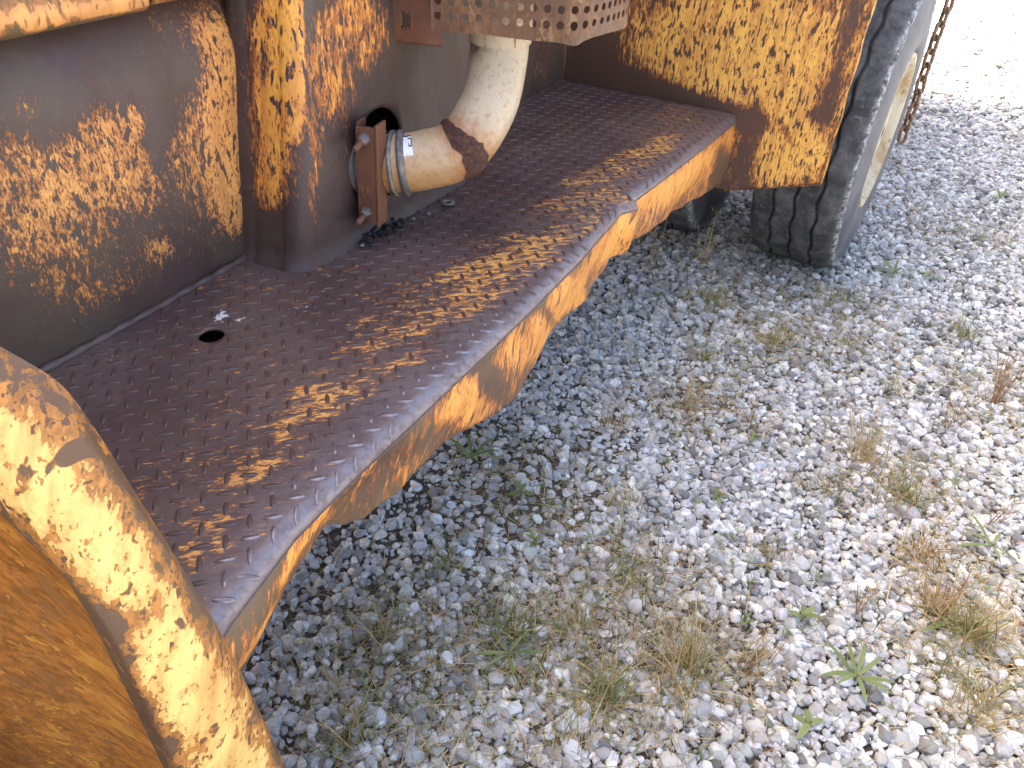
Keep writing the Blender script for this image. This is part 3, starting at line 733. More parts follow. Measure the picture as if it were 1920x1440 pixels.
# wheels
def make_wheel(x0, x1, yc, rad, chipped, toe=0):
    xc_ = (x0 + x1) / 2; ct, st = math.cos(R(toe)), math.sin(R(toe))
    def turn(V_):
        V_ = np.array(V_); dx, dy = V_[:, 0] - xc_, V_[:, 1] - yc
        return np.c_[xc_ + dx * ct + dy * st, yc - dx * st + dy * ct, V_[:, 2]]
    wl = empty('wheel', BASE); COL.objects.unlink(wl); COL.objects.link(wl); wl.parent = truck
    wl.location = (0, 0, 0)
    Wd = x1 - x0
    prof = []                      # (fraction across, radius, groove id, edge)
    gr = [.27, .50, .74]
    def rr(f): return rad - .020 * abs(2 * f - 1) ** 4
    prof += [(.00, rad - .085, -1, 0), (.0, rad - .05, -1, 0), (.012, rad - .03, -1, 0), (.04, rad - .018, -1, .1)]
    for f in np.linspace(.055, .945, 40):
        if min(abs(f - c) for c in gr) > .024: prof.append((f, rr(f), -1, 0))
    for c in gr:
        prof += [(c - .021, rr(c), -1, 0), (c - .015, rr(c) - .004, 0, 0), (c - .012, rr(c) - .020, 0, 0), (c + .012, rr(c) - .020, 0, 0), (c + .015, rr(c) - .004, 0, 0), (c + .021, rr(c), -1, 0)]
    prof += [(.962, rad - .018, -1, .3), (.985, rad - .020, -1, 1), (.998, rad - .032, -1, .8), (1.0, rad - .05, -1, .2)]
    prof.sort(key=lambda p: p[0])
    nth = 300; rt = np.random.default_rng(int(abs(x0) * 1000))
    V_ = []; ed = []
    for i in range(nth):
        a = 2 * math.pi * i / nth; zig = (abs((i % 12) - 6) / 3 - 1) * .0075
        jag = rt.uniform(0, 1, 8)
        for (f, r_, gi, e) in prof:
            dx = zig * math.exp(-min(abs(f - c) for c in gr) * 18) if .1 < f < .93 else 0
            dr = rt.uniform(-.0012, .0012)
            if e > .5 and chipped: dr += -.010 * (i % 3 == 0) * jag[0] + .004 * jag[1]; dx += .006 * (jag[2] - .3)
            V_.append((x0 + f * Wd + dx, yc + (r_ + dr) * math.cos(a), rad + (r_ + dr) * math.sin(a))); ed.append(e)
    n = len(prof)
    F_ = grid_faces(nth, n, wrap_u=True, flip=True)
    ty = mesh_obj('tyre', turn(V_), F_, mat_tyre, wl, attrs={'edge': ed})
    # sidewalls
    for (xs_, sg) in ((x1, 1), (x0, -1)):
        sw = [(0, rad - .045), (.006, rad - .07), (.013, rad - .10), (.019, rad - .145), (.020, rad - .18), (.015, rad - .215), (.004, rad - .24), (-.02, rad - .243)]
        V_ = []
        for i in range(160):
            a = 2 * math.pi * i / 160
            for (dx, r_) in sw: V_.append((xs_ - sg * .0015 + sg * dx, yc + r_ * math.cos(a), rad + r_ * math.sin(a)))
        mesh_obj('sidewall', turn(V_), grid_faces(160, len(sw), wrap_u=True, flip=sg > 0), mat_sidewall, ty)
    rim = [(x1 + .004, rad - .238), (x1 + .013, rad - .243), (x1 + .012, rad - .255), (x1 - .004, rad - .262), (x1 - .03, rad - .28), (x1 - .05, .18), (x1 - .05, .15), (x1 - .05, .11), (x1 - .01, .10), (x1 - .005, .02)]
    V_ = []
    for i in range(120):
        a = 2 * math.pi * i / 120
        for (x, r_) in rim: V_.append((x, yc + r_ * math.cos(a), rad + r_ * math.sin(a)))
    mesh_obj('rim', turn(V_), grid_faces(120, len(rim), wrap_u=True, flip=True), mat_rim, wl)
    return wl
make_wheel(-.445, -.147, 2.99, .50, True, 2.2)
make_wheel(-.985, -.670, 2.99, .50, False)
make_wheel(-.93, -.60, -.50, .50, False)
V_, F_ = tube([(-2.3, 2.99, .50), (-.30, 2.99, .50)], .07, 20, True); mesh_obj('axle', V_, F_, mat_dark, truck)

# chassis and unseen body; shell and cab boxes added to block the sun
for (x0, x1, y0, y1, z0, z1, nm, mt) in ((-1.35, -1.20, -.8, 5.6, .36, .60, 'chassis_rail', mat_dark), (-1.18, -.62, .36, 2.38, .47, .585, 'dark_hole_backing', mat_dark), (-2.45, -1.20, -1.6, 5.7, .72, 2.75, 'sun_block_body', mat_body),  # dark box under the board is added to make its hole look black
                                         (-1.20, -.40, 2.52, 5.7, 1.80, 1.98, 'load_bed', mat_body), (-.40, -.07, 3.55, 3.65, 1.80, 1.86, 'chain_bracket', mat_dark), (-1.199, -1.04, -1.4, 2.44, 1.52, 2.75, 'sun_block_cab', mat_body), (-2.3, -1.30, 2.6, 3.9, .5, .71, 'axle_mount', mat_dark)):
    V_, F_ = box_vf(x0, x1, y0, y1, z0, z1); mesh_obj(nm, V_, F_, mt, truck, smooth=False, bevel=.02 if nm != 'chassis_rail' else 0)

# chain hanging from the load bed
chain = empty('hanging_chain', (-.105, 3.60, .30))
tag(chain, 'rusty steel chain hanging down behind the outer rear tyre', 'chain')
def link_mesh():
    pts = []; L, W_ = .0175, .0145
    for k in range(9): a = math.pi * k / 8; pts.append((W_ * math.cos(a), 0, L + W_ * math.sin(a)))
    for k in range(9): a = math.pi + math.pi * k / 8; pts.append((W_ * math.cos(a), 0, -L + W_ * math.sin(a)))
    P = np.array(pts); seg = 8; V_ = []; n = len(P)
    for i in range(n):
        t = P[(i + 1) % n] - P[i - 1]; t /= np.linalg.norm(t); b = np.array([0, 1, 0]); nn = np.cross(t, b)
        for k in range(seg): a = 2 * math.pi * k / seg; V_.append(P[i] + .0070 * (math.cos(a) * nn + math.sin(a) * b))
    F_ = [(i * seg + k, i * seg + (k + 1) % seg, ((i + 1) % n) * seg + (k + 1) % seg, ((i + 1) % n) * seg + k) for i in range(n) for k in range(seg)]
    return make_mesh('chain_link', V_, F_, mat_chain)
lm = link_mesh(); rc = random.Random(4)
for k in range(30):
    o = bpy.data.objects.new('chain_link', lm); COL.objects.link(o); o.parent = chain
    o.location = (.003 * math.sin(k * .7), .002 * math.cos(k * .9), .035 + k * .0500)
    o.rotation_euler = (rc.uniform(-.1, .1), rc.uniform(-.1, .1), R(40 + 90 * (k % 2)) + rc.uniform(-.2, .2))

# ------------------------------------------------------------------ ground
g = G('soil_under_gravel')
v = g.coord(); a = g.noise(v, 3, 6, .6); b = g.noise(v, 40, 6, .7)
soil = g.mix(g.ramp(b, .3, .7), (.045, .037, .030), (.11, .09, .07))
vor = g.n('TexVoronoi'); vor.inputs['Scale'].default_value = 38; g.t.links.new(v, vor.inputs['Vector'])
stone = g.mix(g.ramp(vor.outputs['Color'], 0, 1, smooth=False), (.40, .40, .39), (.74, .73, .70))
stone = g.mix(g.ramp(vor.outputs['Distance'], .35, .75), stone, (.10, .09, .08))
sepg = g.n('SeparateXYZ'); g.t.links.new(v, sepg.inputs[0])
# loose stones are modelled near the truck; farther off the gravel is in the material
dx = g.math('ABSOLUTE', g.math('SUBTRACT', sepg.outputs[0], .1)); dy = g.math('ABSOLUTE', g.math('SUBTRACT', sepg.outputs[1], 4.8))
far = g.math('MAXIMUM', g.ramp(dx, 1.45, 1.6), g.ramp(dy, 4.85, 5.0))
g.bump(g.math('MULTIPLY', g.math('SUBTRACT', 1, vor.outputs['Distance']), far), .8, .012)
mat_ground = g.out(g.mix(far, soil, stone), .9, 0, .2)
V_, F_ = box_vf(-1, 1, -1, 1, -1, 1)
n = 61; ext = np.r_[-400, -120, -40, -15, np.linspace(-5, 13, 53), 20, 50, 140, 400]
n = len(ext); Vg = []
for x in ext:
    for y in ext:
        r_ = max(abs(x), abs(y - 3))
        Vg.append((x, y, .006 * float(vnoise(x * 2, y * 2, 71)) if r_ < 8 else 0))
ground = mesh_obj('ground', Vg, grid_faces(n, n), mat_ground); tag(ground, kind='structure')

g = G('limestone')
tone = g.attr('tone', 'Color'); v = g.coord(out='Object'); a = g.noise(v, 70, 5, .65); b = g.noise(v, 300, 3, .6)
col = g.mix(g.ramp(a, .35, .7, 0, .6), tone, (.17, .16, .15))
col = g.mix(g.ramp(b, .55, .8, 0, .35), col, (.75, .74, .70))
g.bump(g.math('ADD', a, g.math('MULTIPLY', b, .6)), .35, .003); mat_stone = g.out(col, .8, 0, .3)

import bmesh
def ico(sub):
    bm = bmesh.new(); bmesh.ops.create_icosphere(bm, subdivisions=sub, radius=1.0)
    V_ = np.array([v.co[:] for v in bm.verts]); F_ = np.array([[v.index for v in f.verts] for f in bm.faces]); bm.free(); return V_, F_
I1V, I1F = ico(2); I2V, I2F = ico(3); I0V, I0F = ico(1)
def chisel(V0, seed):
    r = np.random.default_rng(seed); V = V0.copy()
    for _ in range(r.integers(8, 12)):
        n_ = r.normal(size=3); n_ /= np.linalg.norm(n_); d = r.uniform(.50, .82)
        ex_ = V @ n_ - d
        V -= np.outer(np.clip(ex_, 0, None) * .97, n_)
    V *= r.uniform([.85, .65, .5], [1.25, 1.0, .85])
    V /= np.abs(V).max()
    V += .012 * r.normal(size=V.shape)
    return V
NV = 28
VAR1 = [chisel(I1V, 100 + k) for k in range(NV)]
VAR2 = [chisel(I2V, 100 + k) - 0 for k in range(NV)]
VAR0 = [chisel(I0V, 100 + k) for k in range(NV)]
def tones(n, r):
    base = np.clip(r.normal(.49, .17, n), .13, .80)
    c = np.stack([base, base, base], 1) * (1 + r.normal(0, .018, (n, 3)))
    k = r.uniform(0, 1, n)
    c[k < .45] *= np.array([.98, .99, 1.03])
    c[(k > .45) & (k < .62)] *= np.array([1.04, 1.0, .92])
    c[(k > .62) & (k < .68)] *= np.array([.66, .63, .58])
    c[(k > .97)] *= np.array([1.2, 1.17, 1.1])
    return np.clip(c * np.array([1.01, 1.0, .97]), .03, .82)
def rotmats(n, r):
    q = r.normal(size=(n, 4)); q /= np.linalg.norm(q, axis=1)[:, None]
    a, b, c, d = q.T
    return np.stack([np.stack([1 - 2 * (c * c + d * d), 2 * (b * c - a * d), 2 * (b * d + a * c)], 1),
                     np.stack([2 * (b * c + a * d), 1 - 2 * (b * b + d * d), 2 * (c * d - a * b)], 1),
                     np.stack([2 * (b * d - a * c), 2 * (c * d + a * b), 1 - 2 * (b * b + c * c)], 1)], 1)
# bare, weedy patches where the soil shows between sunken stones: (x, y, radius, depth)
PATCH = [(-.09, .98, .20, .7), (-.20, .84, .12, .6), (-.26, 1.10, .13, .5), (-.22, 2.25, .22, .6), (-.45, 2.4, .2, .5), (-.33, 1.78, .16, .45), (.43, 1.45, .18, .6),
         (.40, 1.25, .14, .5), (-.60, 1.22, .18, .6), (-.60, .70, .15, .4), (.20, 1.75, .15, .4), (.40, 2.3, .18, .45), (-.68, 2.75, .25, .8), (-.1, 2.6, .2, .4), (.25, 3.5, .25, .4), (-.45, .56, .16, .5), (-.38, .86, .14, .5)]
def patchv(x, y):
    s = np.zeros_like(x)
    for (a, b, r_, d) in PATCH: s = np.maximum(s, d * np.exp(-((x - a) ** 2 + (y - b) ** 2) / r_ ** 2))
    return s + .18 * np.clip(vnoise(x * 4, y * 4, 81), 0, 1)
def hexpts(x0, x1, y0, y1, sp, r):
    xs_ = np.arange(x0, x1, sp); ys_ = np.arange(y0, y1, sp * .87)
    X_, Y_ = np.meshgrid(xs_, ys_); X_ = X_ + (np.arange(len(ys_)) % 2)[:, None] * sp / 2
    P = np.c_[X_.ravel(), Y_.ravel()]; return P + r.normal(0, sp * .2, P.shape)
def stones(P, size, r, zlift):
    """centres, scales, rotation, tone for a layer"""
    n_ = len(P); sz = size * .90 * np.exp(np.clip(r.normal(0, .30, n_), -.7, .60)); pv = patchv(P[:, 0], P[:, 1])
    z = sz * (.28 + zlift) + r.uniform(-.003, .004, n_) - pv * .005
    keep = r.uniform(0, 1, n_) > pv * .12
    return P[keep], sz[keep], z[keep], rotmats(n_, r)[keep], tones(n_, r)[keep]
def flat_rot(Rm, r, n_):
    # stones come to rest on their broad side: blend of yaw and small tilt
    yaw = r.uniform(0, 6.283, n_); tilt = r.normal(0, .32, (n_, 2))
    cy_, sy_ = np.cos(yaw), np.sin(yaw); Z = np.zeros(n_); O = np.ones(n_)
    Ry = np.stack([np.stack([cy_, -sy_, Z], 1), np.stack([sy_, cy_, Z], 1), np.stack([Z, Z, O], 1)], 1)
    a, b = tilt.T
    Rx = np.stack([np.stack([O, Z, Z], 1), np.stack([Z, np.cos(a), -np.sin(a)], 1), np.stack([Z, np.sin(a), np.cos(a)], 1)], 1)
    Rb = np.stack([np.stack([np.cos(b), Z, np.sin(b)], 1), np.stack([Z, O, Z], 1), np.stack([-np.sin(b), Z, np.cos(b)], 1)], 1)
    return Ry @ Rx @ Rb
rs = np.random.default_rng(11)
layers = []
for (x0, x1, y0, y1, sp, size, lift, var) in ((-.98, .62, .25, 2.1, .0150, .0120, 0, 1), (-1.05, 1.5, 2.1, 5.0, .0185, .0142, 0, 0), (-.75, 1.5, 5.0, 9.7, .030, .019, 0, 0), (.62, 1.5, .15, 2.1, .022, .0145, 0, 0)):
    layers.append((stones(hexpts(x0, x1, y0, y1, sp, rs), size, rs, lift), var))
    nx = int((x1 - x0) * (y1 - y0) / (sp * sp) * .22)
    P = np.c_[rs.uniform(x0, x1, nx), rs.uniform(y0, y1, nx)]
    layers.append((stones(P, size * .92, rs, .45), var))
    P = np.c_[rs.uniform(x0, x1, nx), rs.uniform(y0, y1, nx)]
    if var: layers.append((stones(P, size * .5, rs, .9), 0))
C_ = np.vstack([np.c_[L[0], L[2]] for L, v_ in layers]); SZ = np.concatenate([L[1] for L, v_ in layers])
TN = np.vstack([L[4] for L, v_ in layers]); LV_ = np.concatenate([np.full(len(L[0]), v_) for L, v_ in layers])
RM = flat_rot(None, rs, len(C_)); VI = rs.integers(0, NV, len(C_))
# the 300 that show largest: nearest stones the camera has in view
lim = (C_[:, 0] > -.62) & (C_[:, 0] < .52) & (C_[:, 1] > .42) & (SZ > .0095)
dist = np.sqrt(C_[:, 0] ** 2 + (C_[:, 1]) ** 2 + 1.32 ** 2)
inview = lim & (C_[:, 1] > .62 + .62 * (C_[:, 0] + .05) * (C_[:, 0] > -.3) - .10) 
score = np.where(inview, SZ / dist, -1); near300 = np.argsort(-score)[:300]
is_near = np.zeros(len(C_), bool); is_near[near300] = True
VV = []; FF = []; TT = []; off = 0
for lv, VAR, FI in ((1, VAR1, I1F), (0, VAR0, I0F)):
    for k in range(NV):
        sel = np.where((LV_ == lv) & (VI == k) & ~is_near)[0]
        if len(sel) == 0: continue
        Vs = np.einsum('nij,vj->nvi', RM[sel] * SZ[sel][:, None, None], VAR[k]) + C_[sel][:, None, :]
        nvv = len(VAR[k])
        FF.append((FI[None] + (off + np.arange(len(sel)) * nvv)[:, None, None]).reshape(-1, 3))
        VV.append(Vs.reshape(-1, 3)); TT.append(np.repeat(TN[sel], nvv, 0)); off += len(sel) * nvv
gm = fast_mesh('gravel', np.vstack(VV), np.vstack(FF), mat_stone, False, {'tone': np.vstack(TT)})
gravel = bpy.data.objects.new('gravel', gm); link(gravel, ground); tag(gravel, kind='stuff')
print('gravel stones', len(C_), 'tris', len(np.vstack(FF)))
near_me = []
for k in range(NV):
    for q in range(3):
        t_ = tones(1, rs)[0]
        near_me.append(fast_mesh('stone', VAR2[k], I2F, mat_stone, False, {'tone': np.repeat(t_[None], len(I2V), 0)}))
for i in near300:
    o = bpy.data.objects.new('stone', near_me[VI[i] * 3 + int(rs.integers(0, 3))]); COL.objects.link(o); o.parent = ground
    m = Matrix(np.vstack([np.c_[RM[i] * SZ[i], C_[i]], [0, 0, 0, 1]]).tolist()); o.matrix_local = m

# ------------------------------------------------------------------ plants
def blade_mat(name, c1, c2, rough=.6):
    g = G(name); nn = g.noise(g.coord(), 25, 3); tn = g.attr('tint')
    col = g.mix(g.math('ADD', g.math('MULTIPLY', nn, .4), g.math('MULTIPLY', tn, .7)), c1, c2)
    m = g.out(col, rough, 0, .3); return m
m_straw = blade_mat('dry_straw', (.62, .48, .24), (.36, .25, .11))
m_green = blade_mat('green_blade', (.10, .15, .045), (.22, .24, .09))
m_leaf = blade_mat('weed_leaf', (.09, .13, .035), (.20, .22, .08), .5)
m_red = blade_mat('red_brown_stem', (.22, .11, .055), (.34, .20, .09))

class Blades:
    def __init__(s): s.V = []; s.F = []; s.T = []; s.MI = []
    def blade(s, base, direction, length, width, droop, r, mi=0, nseg=5, bend=None, tip=.1):
        d = np.array(direction, float); d /= np.linalg.norm(d); p = np.array(base, float)
        side = np.cross(d, [0, 0, 1.0]); 
        if np.linalg.norm(side) < .05: side = np.array([1.0, 0, 0])
        side /= np.linalg.norm(side); a = r.uniform(0, 3.14); up_ = np.cross(side, d)
        sd = side * math.cos(a) + up_ * math.sin(a); nrm = np.cross(d, sd)
        tint = r.uniform(0, 1); b0 = len(s.V)
        for i in range(nseg + 1):
            t = i / nseg; wd = width * (1 - (1 - tip) * t ** 1.5) * .5
            # shallow V cross-section so that each blade has body
            s.V += [p - sd * wd, p + nrm * wd * .5, p + sd * wd]; s.T += [tint] * 3
            d = d + np.array([0, 0, -droop / nseg]) + (np.array(bend) / nseg if bend is not None else 0); d /= np.linalg.norm(d)
            p = p + d * length / nseg
            if p[2] < .008: p[2] = .008; d[2] = abs(d[2]) * .2
        for i in range(nseg):
            k = b0 + 3 * i
            s.F += [(k, k + 1, k + 4, k + 3), (k + 1, k + 2, k + 5, k + 4)]; s.MI += [mi, mi]
    def leaf(s, base, direction, length, width, r, mi=0, droop=.5, n=6, fold=.25):
        d = np.array(direction, float); d /= np.linalg.norm(d); p = np.array(base, float)
        sd = np.cross(d, [0, 0, 1.0]); sd /= max(np.linalg.norm(sd), 1e-4); tint = r.uniform(0, 1); b0 = len(s.V)
        for i in range(n + 1):
            t = i / n; wd = width * .5 * (math.sin(math.pi * (t * .92 + .05)) ** .8)
            nr = np.cross(sd, d)
            s.V += [p - sd * wd + nr * wd * fold, p, p + sd * wd + nr * wd * fold]; s.T += [tint, tint * .6, tint]
            d = d + np.array([0, 0, -droop / n]); d /= np.linalg.norm(d); p = p + d * length / n
            if p[2] < .010: p[2] = .010; d[2] = abs(d[2]) * .2
        for i in range(n):
            k = b0 + 3 * i
            s.F += [(k, k + 1, k + 4, k + 3), (k + 1, k + 2, k + 5, k + 4)]; s.MI += [mi, mi]
    def build(s, name, mats, parent=None):
        me = make_mesh(name, s.V, s.F, None, True, {'tint': s.T})
        for m in mats: me.materials.append(m)
        me.polygons.foreach_set('material_index', s.MI); me.update()
        return link(bpy.data.objects.new(name, me), parent)
MATS = [m_straw, m_green, m_leaf, m_red]

def tuft(x, y, n_, length, width, spread, r, mis=(0,), droop=.5, lean=(0, 0), rad=.02, name=None, label=None, group=None):
    root = empty(name, (x, y, 0)); b = Blades(); b2 = Blades()
    for k in range(n_):
        a = r.uniform(0, 6.283); e = abs(r.normal(0, spread))
        d = (math.cos(a) * math.sin(e) + lean[0], math.sin(a) * math.sin(e) + lean[1], math.cos(min(e, 1.45)))
        q = r.uniform(0, rad); a2 = r.uniform(0, 6.283)
        bb = b if k % 4 else b2
        bb.blade((x + q * math.cos(a2), y + q * math.sin(a2), .003), d, length * r.uniform(.4, 1.1), width * r.uniform(.7, 1.3), droop * r.uniform(.3, 1.5), r, mis[int(r.integers(0, len(mis)))])
    b.build('blades', MATS, root); b2.build('stalks', MATS, root)
    tag(root, label, 'grass tuft', group); return root

def weed(x, y, leaves, length, width, r, name, label, mi=2, elev=(.2, .9), stem=.02, droop=.7, cat='weed'):
    root = empty(name, (x, y, 0)); sb = Blades(); sb.blade((x, y, .0), (.05, .02, 1), stem + .012, .004, 0, r, 3, 3, tip=.8); sb.build('stem', MATS, root)
    a0 = r.uniform(0, 6.28)
    leaves = max(4, int(leaves * .75)); width *= .72
    for k in range(leaves):
        a = a0 + 2.4 * k + r.uniform(-.3, .3); e = r.uniform(*elev); b = Blades()
        b.leaf((x, y, .008 + stem * r.uniform(.4, 1)), (math.cos(a) * math.cos(e), math.sin(a) * math.cos(e), math.sin(e)), length * r.uniform(.65, 1.15), width * r.uniform(.8, 1.2), r, mi, droop)
        b.build('leaf', MATS, root)
    tag(root, label, cat); return root

def stems(x, y, n_, length, r, name, label, mi=3, spread=.35, cat='weed', seeds=True, lean=(0, 0)):
    root = empty(name, (x, y, 0))
    for k in range(n_):
        b = Blades(); a = r.uniform(0, 6.28); e = abs(r.normal(0, spread)); L = length * r.uniform(.5, 1.1)
        d = np.array([math.cos(a) * math.sin(e) + lean[0], math.sin(a) * math.sin(e) + lean[1], math.cos(e)]); d /= np.linalg.norm(d)
        b.blade((x + r.normal(0, .006), y + r.normal(0, .006), .0), d, L, .0026, .15, r, mi, 6, tip=.5)
        if seeds:
            for q in range(5):
                t = r.uniform(.45, 1); a3 = r.uniform(0, 6.28)
                b.blade(np.array([x, y, 0]) + d * L * t, d + .8 * np.array([math.cos(a3), math.sin(a3), .3]), .018 * r.uniform(.6, 1.4), .0022, .1, r, 0 if q % 2 else mi, 2)
        b.build('stem', MATS, root)
    tag(root, label, cat); return root

rp = np.random.default_rng(23)
TU = [  # x, y, blades, length, width, spread, materials, droop, lean, label
 (-.075, .952, 70, .13, .0028, .75, (0, 0, 0, 1), .5, (0, .1), 'large straw-coloured grass tuft with long splayed stalks, centre of the lower gravel'),
 (-.197, .82, 70, .085, .0024, 1.0, (0, 1, 1), .7, (.15, .1), 'low yellow-green grass tuft just lower left of the large straw tuft'),
 (.125, 1.79, 26, .15, .0028, .35, (0,), .1, (-.12, .12), 'pale dry tuft of upright stalks, middle of the gravel right of the tyre'),
 (-.224, 2.225, 60, .09, .0024, .9, (0, 0, 1), .6, (0, 0), 'matted dry grass tuft on the gravel in front of the large tyre'),
 (-.62, .918, 28, .06, .0026, .55, (1, 1, 0), .5, (0, 0), 'small bright green grass tuft near the dented skirt above the shaded gravel'),
 (-.412, .854, 46, .11, .0034, .9, (1, 1, 1, 0), .7, (.1, 0), 'dark green spreading grass tuft between the skirt and the straw tuft'),
 (.236, 1.70, 40, .10, .0024, .7, (0, 1), .4, (0, 0), 'mixed green and dry tuft beside the upright pale stalks'),
 (.40, 1.33, 90, .11, .0026, .8, (0, 1, 0), .5, (0, 0), 'wide yellowish grass clump at the right edge of the photo'),
 (.33, 1.365, 36, .12, .0030, .6, (0, 3, 0), .3, (-.1, .05), 'brown and straw stalks standing left of the wide yellowish clump'),
 (-.63, .722, 18, .11, .0026, .6, (0, 0, 1), .4, (.1, -.3), 'thin dry stalks leaning over the shaded stones below the skirt'),
 (-.461, 2.366, 40, .07, .0026, .8, (1, 0), .6, (0, 0), 'green and straw tuft under the skirt in front of the dark gap between the tyres'),
 (-.503, 1.546, 22, .10, .0024, .5, (0, 3), .3, (0, 0), 'few dry blades standing close to the middle of the skirt'),
 (-.115, 2.619, 34, .08, .0024, .8, (0, 1), .5, (0, 0), 'short tuft of dry blades right at the foot of the large tyre'),
 (-.336, 1.763, 30, .085, .0024, .8, (0, 0, 3), .6, (0, 0), 'brown dry tuft between the skirt and the matted grass tuft'),
 (-.552, .525, 30, .10, .0026, .7, (0, 1), .5, (.1, 0), 'grass tuft beside the yellow wheel arch at the bottom edge'),
 (-.217, .701, 30, .09, .0024, .8, (0, 0, 1), .6, (0, 0), 'dry blades at the bottom edge below the low yellow-green tuft'),
 (.43, 1.15, 44, .12, .0024, .7, (0, 0, 1), .4, (-.2, 0), 'pale tuft in the lower right corner with stalks lying to one side'),
 (.28, 1.50, 40, .10, .0024, .7, (0, 3, 0), .4, (-.1, .1), 'loose straw stalks left of the broad green blades at the right edge'),
 (-.02, 1.33, 36, .07, .0022, .9, (0, 1, 3), .6, (0, 0), 'low brown and green tuft straight behind the large straw tuft'),
 (-.36, 1.30, 30, .07, .0022, .9, (0, 1), .6, (0, 0), 'thin mixed tuft on grey gravel right of the bulging skirt'),
 (.02, 1.02, 36, .11, .0022, .8, (0, 0, 3), .4, (.25, 0), 'straw blades sprawling to the right of the large straw tuft'),
 (-.30, .93, 34, .10, .0022, .8, (0, 0, 1), .4, (-.25, .05), 'straw blades sprawling to the left of the large straw tuft'),
 (.06, 1.62, 30, .08, .0022, .8, (0, 1), .5, (0, 0), 'faded tuft in front of the upright pale stalks'),
 (.31, 2.62, 40, .09, .0024, .8, (0, 1, 1), .5, (0, 0), 'green and straw tuft behind the tall reddish stems'),
 (-.02, 2.35, 40, .07, .0024, .9, (0, 1), .6, (0, 0), 'faded matted tuft right of the matted dry grass before the tyre'),
 (.15, 2.17, 26, .08, .0024, .8, (0, 1), .5, (0, 0), 'loose small tuft behind the upright pale stalks'),
 (-.276, 1.112, 40, .055, .0022, .9, (1, 1, 0), .6, (0, 0), 'short fine green grass patch above the large straw tuft'),
 (-.38, 2.02, 30, .075, .0022, .9, (0, 1), .6, (0, 0), 'thin straggly tuft nearest the far part of the skirt'),
]
for (x, y, n_, L, wd, sp, mis, dr, ln, lb) in TU:
    tuft(x, y, int(n_ * 2.6), L * 1.25, wd * .85, sp * 1.2, rp, mis, dr, ln, .05, 'grass_tuft', lb)
weed(.208, 1.10, 12, .085, .013, rp, 'leafy_weed', 'dark green weed with long pointed leaves on bright gravel, lower right', elev=(.15, .8))
weed(.088, 1.187, 6, .035, .017, rp, 'leafy_weed', 'small weed with a few oval leaves on white gravel, upper left of the pointed-leaf weed')
weed(.15, .955, 6, .038, .018, rp, 'leafy_weed', 'oval-leaved seedling at the lower right of the large straw tuft')
weed(.423, 1.62, 9, .085, .012, rp, 'leafy_weed', 'long-leaved green weed above the wide yellowish clump', elev=(.15, .7))
weed(.04, 2.933, 12, .07, .013, rp, 'leafy_weed', 'low green rosette right beside the large tyre')
weed(.16, 3.02, 8, .06, .012, rp, 'leafy_weed', 'flat spreading weed a little right of the rosette beside the tyre', elev=(.05, .5))
weed(-.169, 1.447, 5, .030, .016, rp, 'leafy_weed', 'bright green sprout on grey gravel midway between skirt and pale stalks')
weed(-.154, 1.71, 5, .028, .015, rp, 'leafy_weed', 'tiny bright sprout farther up from the other bright sprout')
weed(-.746, 1.243, 13, .085, .012, rp, 'leafy_weed', 'dark green weed half hidden under the bulging part of the skirt', elev=(.2, .9))
weed(-.583, 1.199, 6, .035, .016, rp, 'leafy_weed', 'round-leaved weed just right of the weed under the skirt')
weed(-.482, 1.08, 7, .030, .013, rp, 'leafy_weed', 'small seedling on shaded gravel below the round-leaved weed')
weed(-.39, .80, 8, .08, .011, rp, 'leafy_weed', 'broad-bladed green weed inside the dark green spreading tuft')
weed(-.014, 1.11, 7, .028, .009, rp, 'leafy_weed', 'tiny upright weed behind the large straw tuft', elev=(.8, 1.4))
weed(.362, 4.035, 9, .06, .014, rp, 'leafy_weed', 'green weed far along the bright gravel right of the tyre')
weed(.217, 3.526, 7, .06, .012, rp, 'leafy_weed', 'small weed between the tyre rosette and the farthest weed')
weed(.25, 6.9, 12, .10, .02, rp, 'leafy_weed', 'green weed alone on the sunlit gravel beyond the chain')
weed(.36, 1.34, 7, .10, .013, rp, 'leafy_weed', 'broad green blades growing out of the wide yellowish clump', elev=(.1, .7))
stems(.402, 2.25, 14, .20, rp, 'stalk_weed', 'tall reddish-brown branching stems at the right edge of the gravel', spread=.28)
stems(.30, 2.05, 9, .14, rp, 'stalk_weed', 'shorter brown stems left of the tall reddish stems', spread=.4)
stems(.19, 1.27, 6, .13, rp, 'stalk_weed', 'thin brown stems rising behind the pointed-leaf weed', spread=.4)
stems(-.60, 2.66, 8, .22, rp, 'stalk_weed', 'dry seeded stems standing in the dark gap between the tyres', mi=0, spread=.3)
stems(-.74, 2.50, 5, .20, rp, 'stalk_weed', 'two pale straight stems in front of the inner tyre', mi=0, spread=.12, seeds=False)
stems(-.18, 1.78, 8, .10, rp, 'stalk_weed', 'short brown stems near the tiny bright sprout', spread=.5)
stems(.43, 1.72, 7, .15, rp, 'stalk_weed', 'brown stems behind the long-leaved green weed', spread=.35)

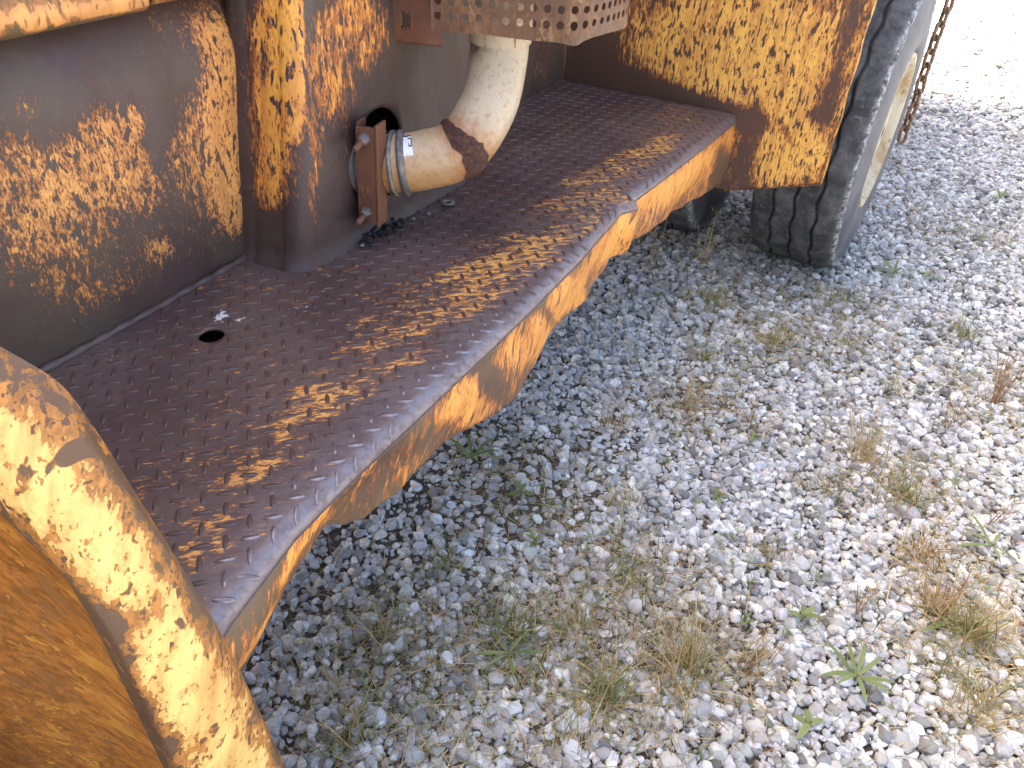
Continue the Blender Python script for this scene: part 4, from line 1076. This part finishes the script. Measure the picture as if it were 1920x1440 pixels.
# scattered thin blades, runners and dead fibres that nobody could count
sb = Blades(); rg = np.random.default_rng(31)
cand = 0; made = 0
while made < 14500 and cand < 160000:
    cand += 1
    y = .35 + 6.2 * rg.uniform() ** 1.7; x = rg.uniform(-.78, .95) + (.0 if y < 3 else .1)
    if rg.uniform() < .5:
        q = PATCH[int(rg.integers(0, len(PATCH)))]; x = q[0] + rg.normal(0, q[2] * .75); y = q[1] + rg.normal(0, q[2] * .75)
    elif rg.uniform() > .22 + float(patchv(np.array([x]), np.array([y]))[0]): continue
    made += 1
    a = rg.uniform(0, 6.28); lay = rg.uniform()
    z = .010 + .008 * rg.uniform()
    e = 1.35 if lay < .6 else abs(rg.normal(0, .6))
    mi = 0 if rg.uniform() < .58 else (1 if rg.uniform() < .65 else 3)
    sb.blade((x, y, z if lay < .6 else 0.0), (math.cos(a) * math.sin(e), math.sin(a) * math.sin(e), math.cos(e) + .05), rg.uniform(.025, .085) * (1.6 if rg.uniform() < .15 else 1), rg.uniform(.0011, .0023), rg.uniform(.1, .9), rg, mi, 4)
for k in range(420):       # small clover-like leaflets
    y = .4 + 3.2 * rg.uniform() ** 1.5; x = rg.uniform(-.7, .8)
    if rg.uniform() > .12 + float(patchv(np.array([x]), np.array([y]))[0]): continue
    for q in range(4):
        a = rg.uniform(0, 6.28); sb.leaf((x + rg.normal(0, .008), y + rg.normal(0, .008), .016), (math.cos(a), math.sin(a), .3), .011, .006, rg, 2, .2, 3)
gr_ = sb.build('grass', MATS); tag(gr_, 'thin scattered grass blades and dead fibres among the gravel', 'grass', kind='stuff')

# ------------------------------------------------------------------ small things lying on the running board
g = G('black_debris'); nn = g.noise(g.coord(), 150, 5)
m_deb = g.out(g.mix(g.ramp(nn, .4, .7), (.012, .011, .012), (.05, .045, .045)), .75); g.bump(nn, .6, .003)
rd = np.random.default_rng(3)
DV = []; DF = []; o_ = 0
for k in range(46):
    t = rd.uniform() ** .8; x = -.921 + rd.normal(0, .010) + .004; y = 1.09 + .13 * t + rd.normal(0, .006)
    s_ = rd.uniform(.003, .0085); Vs = VAR1[k % NV] * s_ + np.array([max(x, -.932), y, BZ + s_ * .5 + .002 + (rd.uniform() < .3) * .006])
    DV.append(Vs); DF.append(I1F + o_); o_ += len(Vs)
dm = fast_mesh('debris', np.vstack(DV), np.vstack(DF), m_deb); d_ = bpy.data.objects.new('debris', dm); link(d_)
tag(d_, 'black crumbs of dirt heaped on the running board below the exhaust clamp', 'debris', kind='stuff')
wv_ = []; ws = 28
for (r_, z) in ((.0065, 0), (.016, 0), (.0165, .001), (.016, .0024), (.0065, .0024), (.0065, 0)):
    for k in range(ws): a = 2 * math.pi * k / ws; wv_.append((-.893 + r_ * math.cos(a), 1.361 + r_ * math.sin(a), BZ + .0025 + z))
wo = mesh_obj('washer', wv_, [(a * ws + k, a * ws + (k + 1) % ws, (a + 1) * ws + (k + 1) % ws, (a + 1) * ws + k) for a in range(5) for k in range(ws)], mat_steel)
tag(wo, 'flat grey washer lying on the running board behind the exhaust clamp', 'washer')
for (x, y, s_, lb) in ((-.905, 1.245, .0055, 'pale pebble on the running board nearest the black crumbs'), (-.893, 1.285, .006, 'pale pebble on the running board between the black crumbs and the washer'),
                       (-.915, 1.085, .0050, 'pale pebble at the near end of the black crumbs')):
    po = bpy.data.objects.new('pebble', near_me[7]); COL.objects.link(po); po.location = (x, y, BZ + .004); po.scale = (s_, s_, s_)
    tag(po, lb, 'pebble')
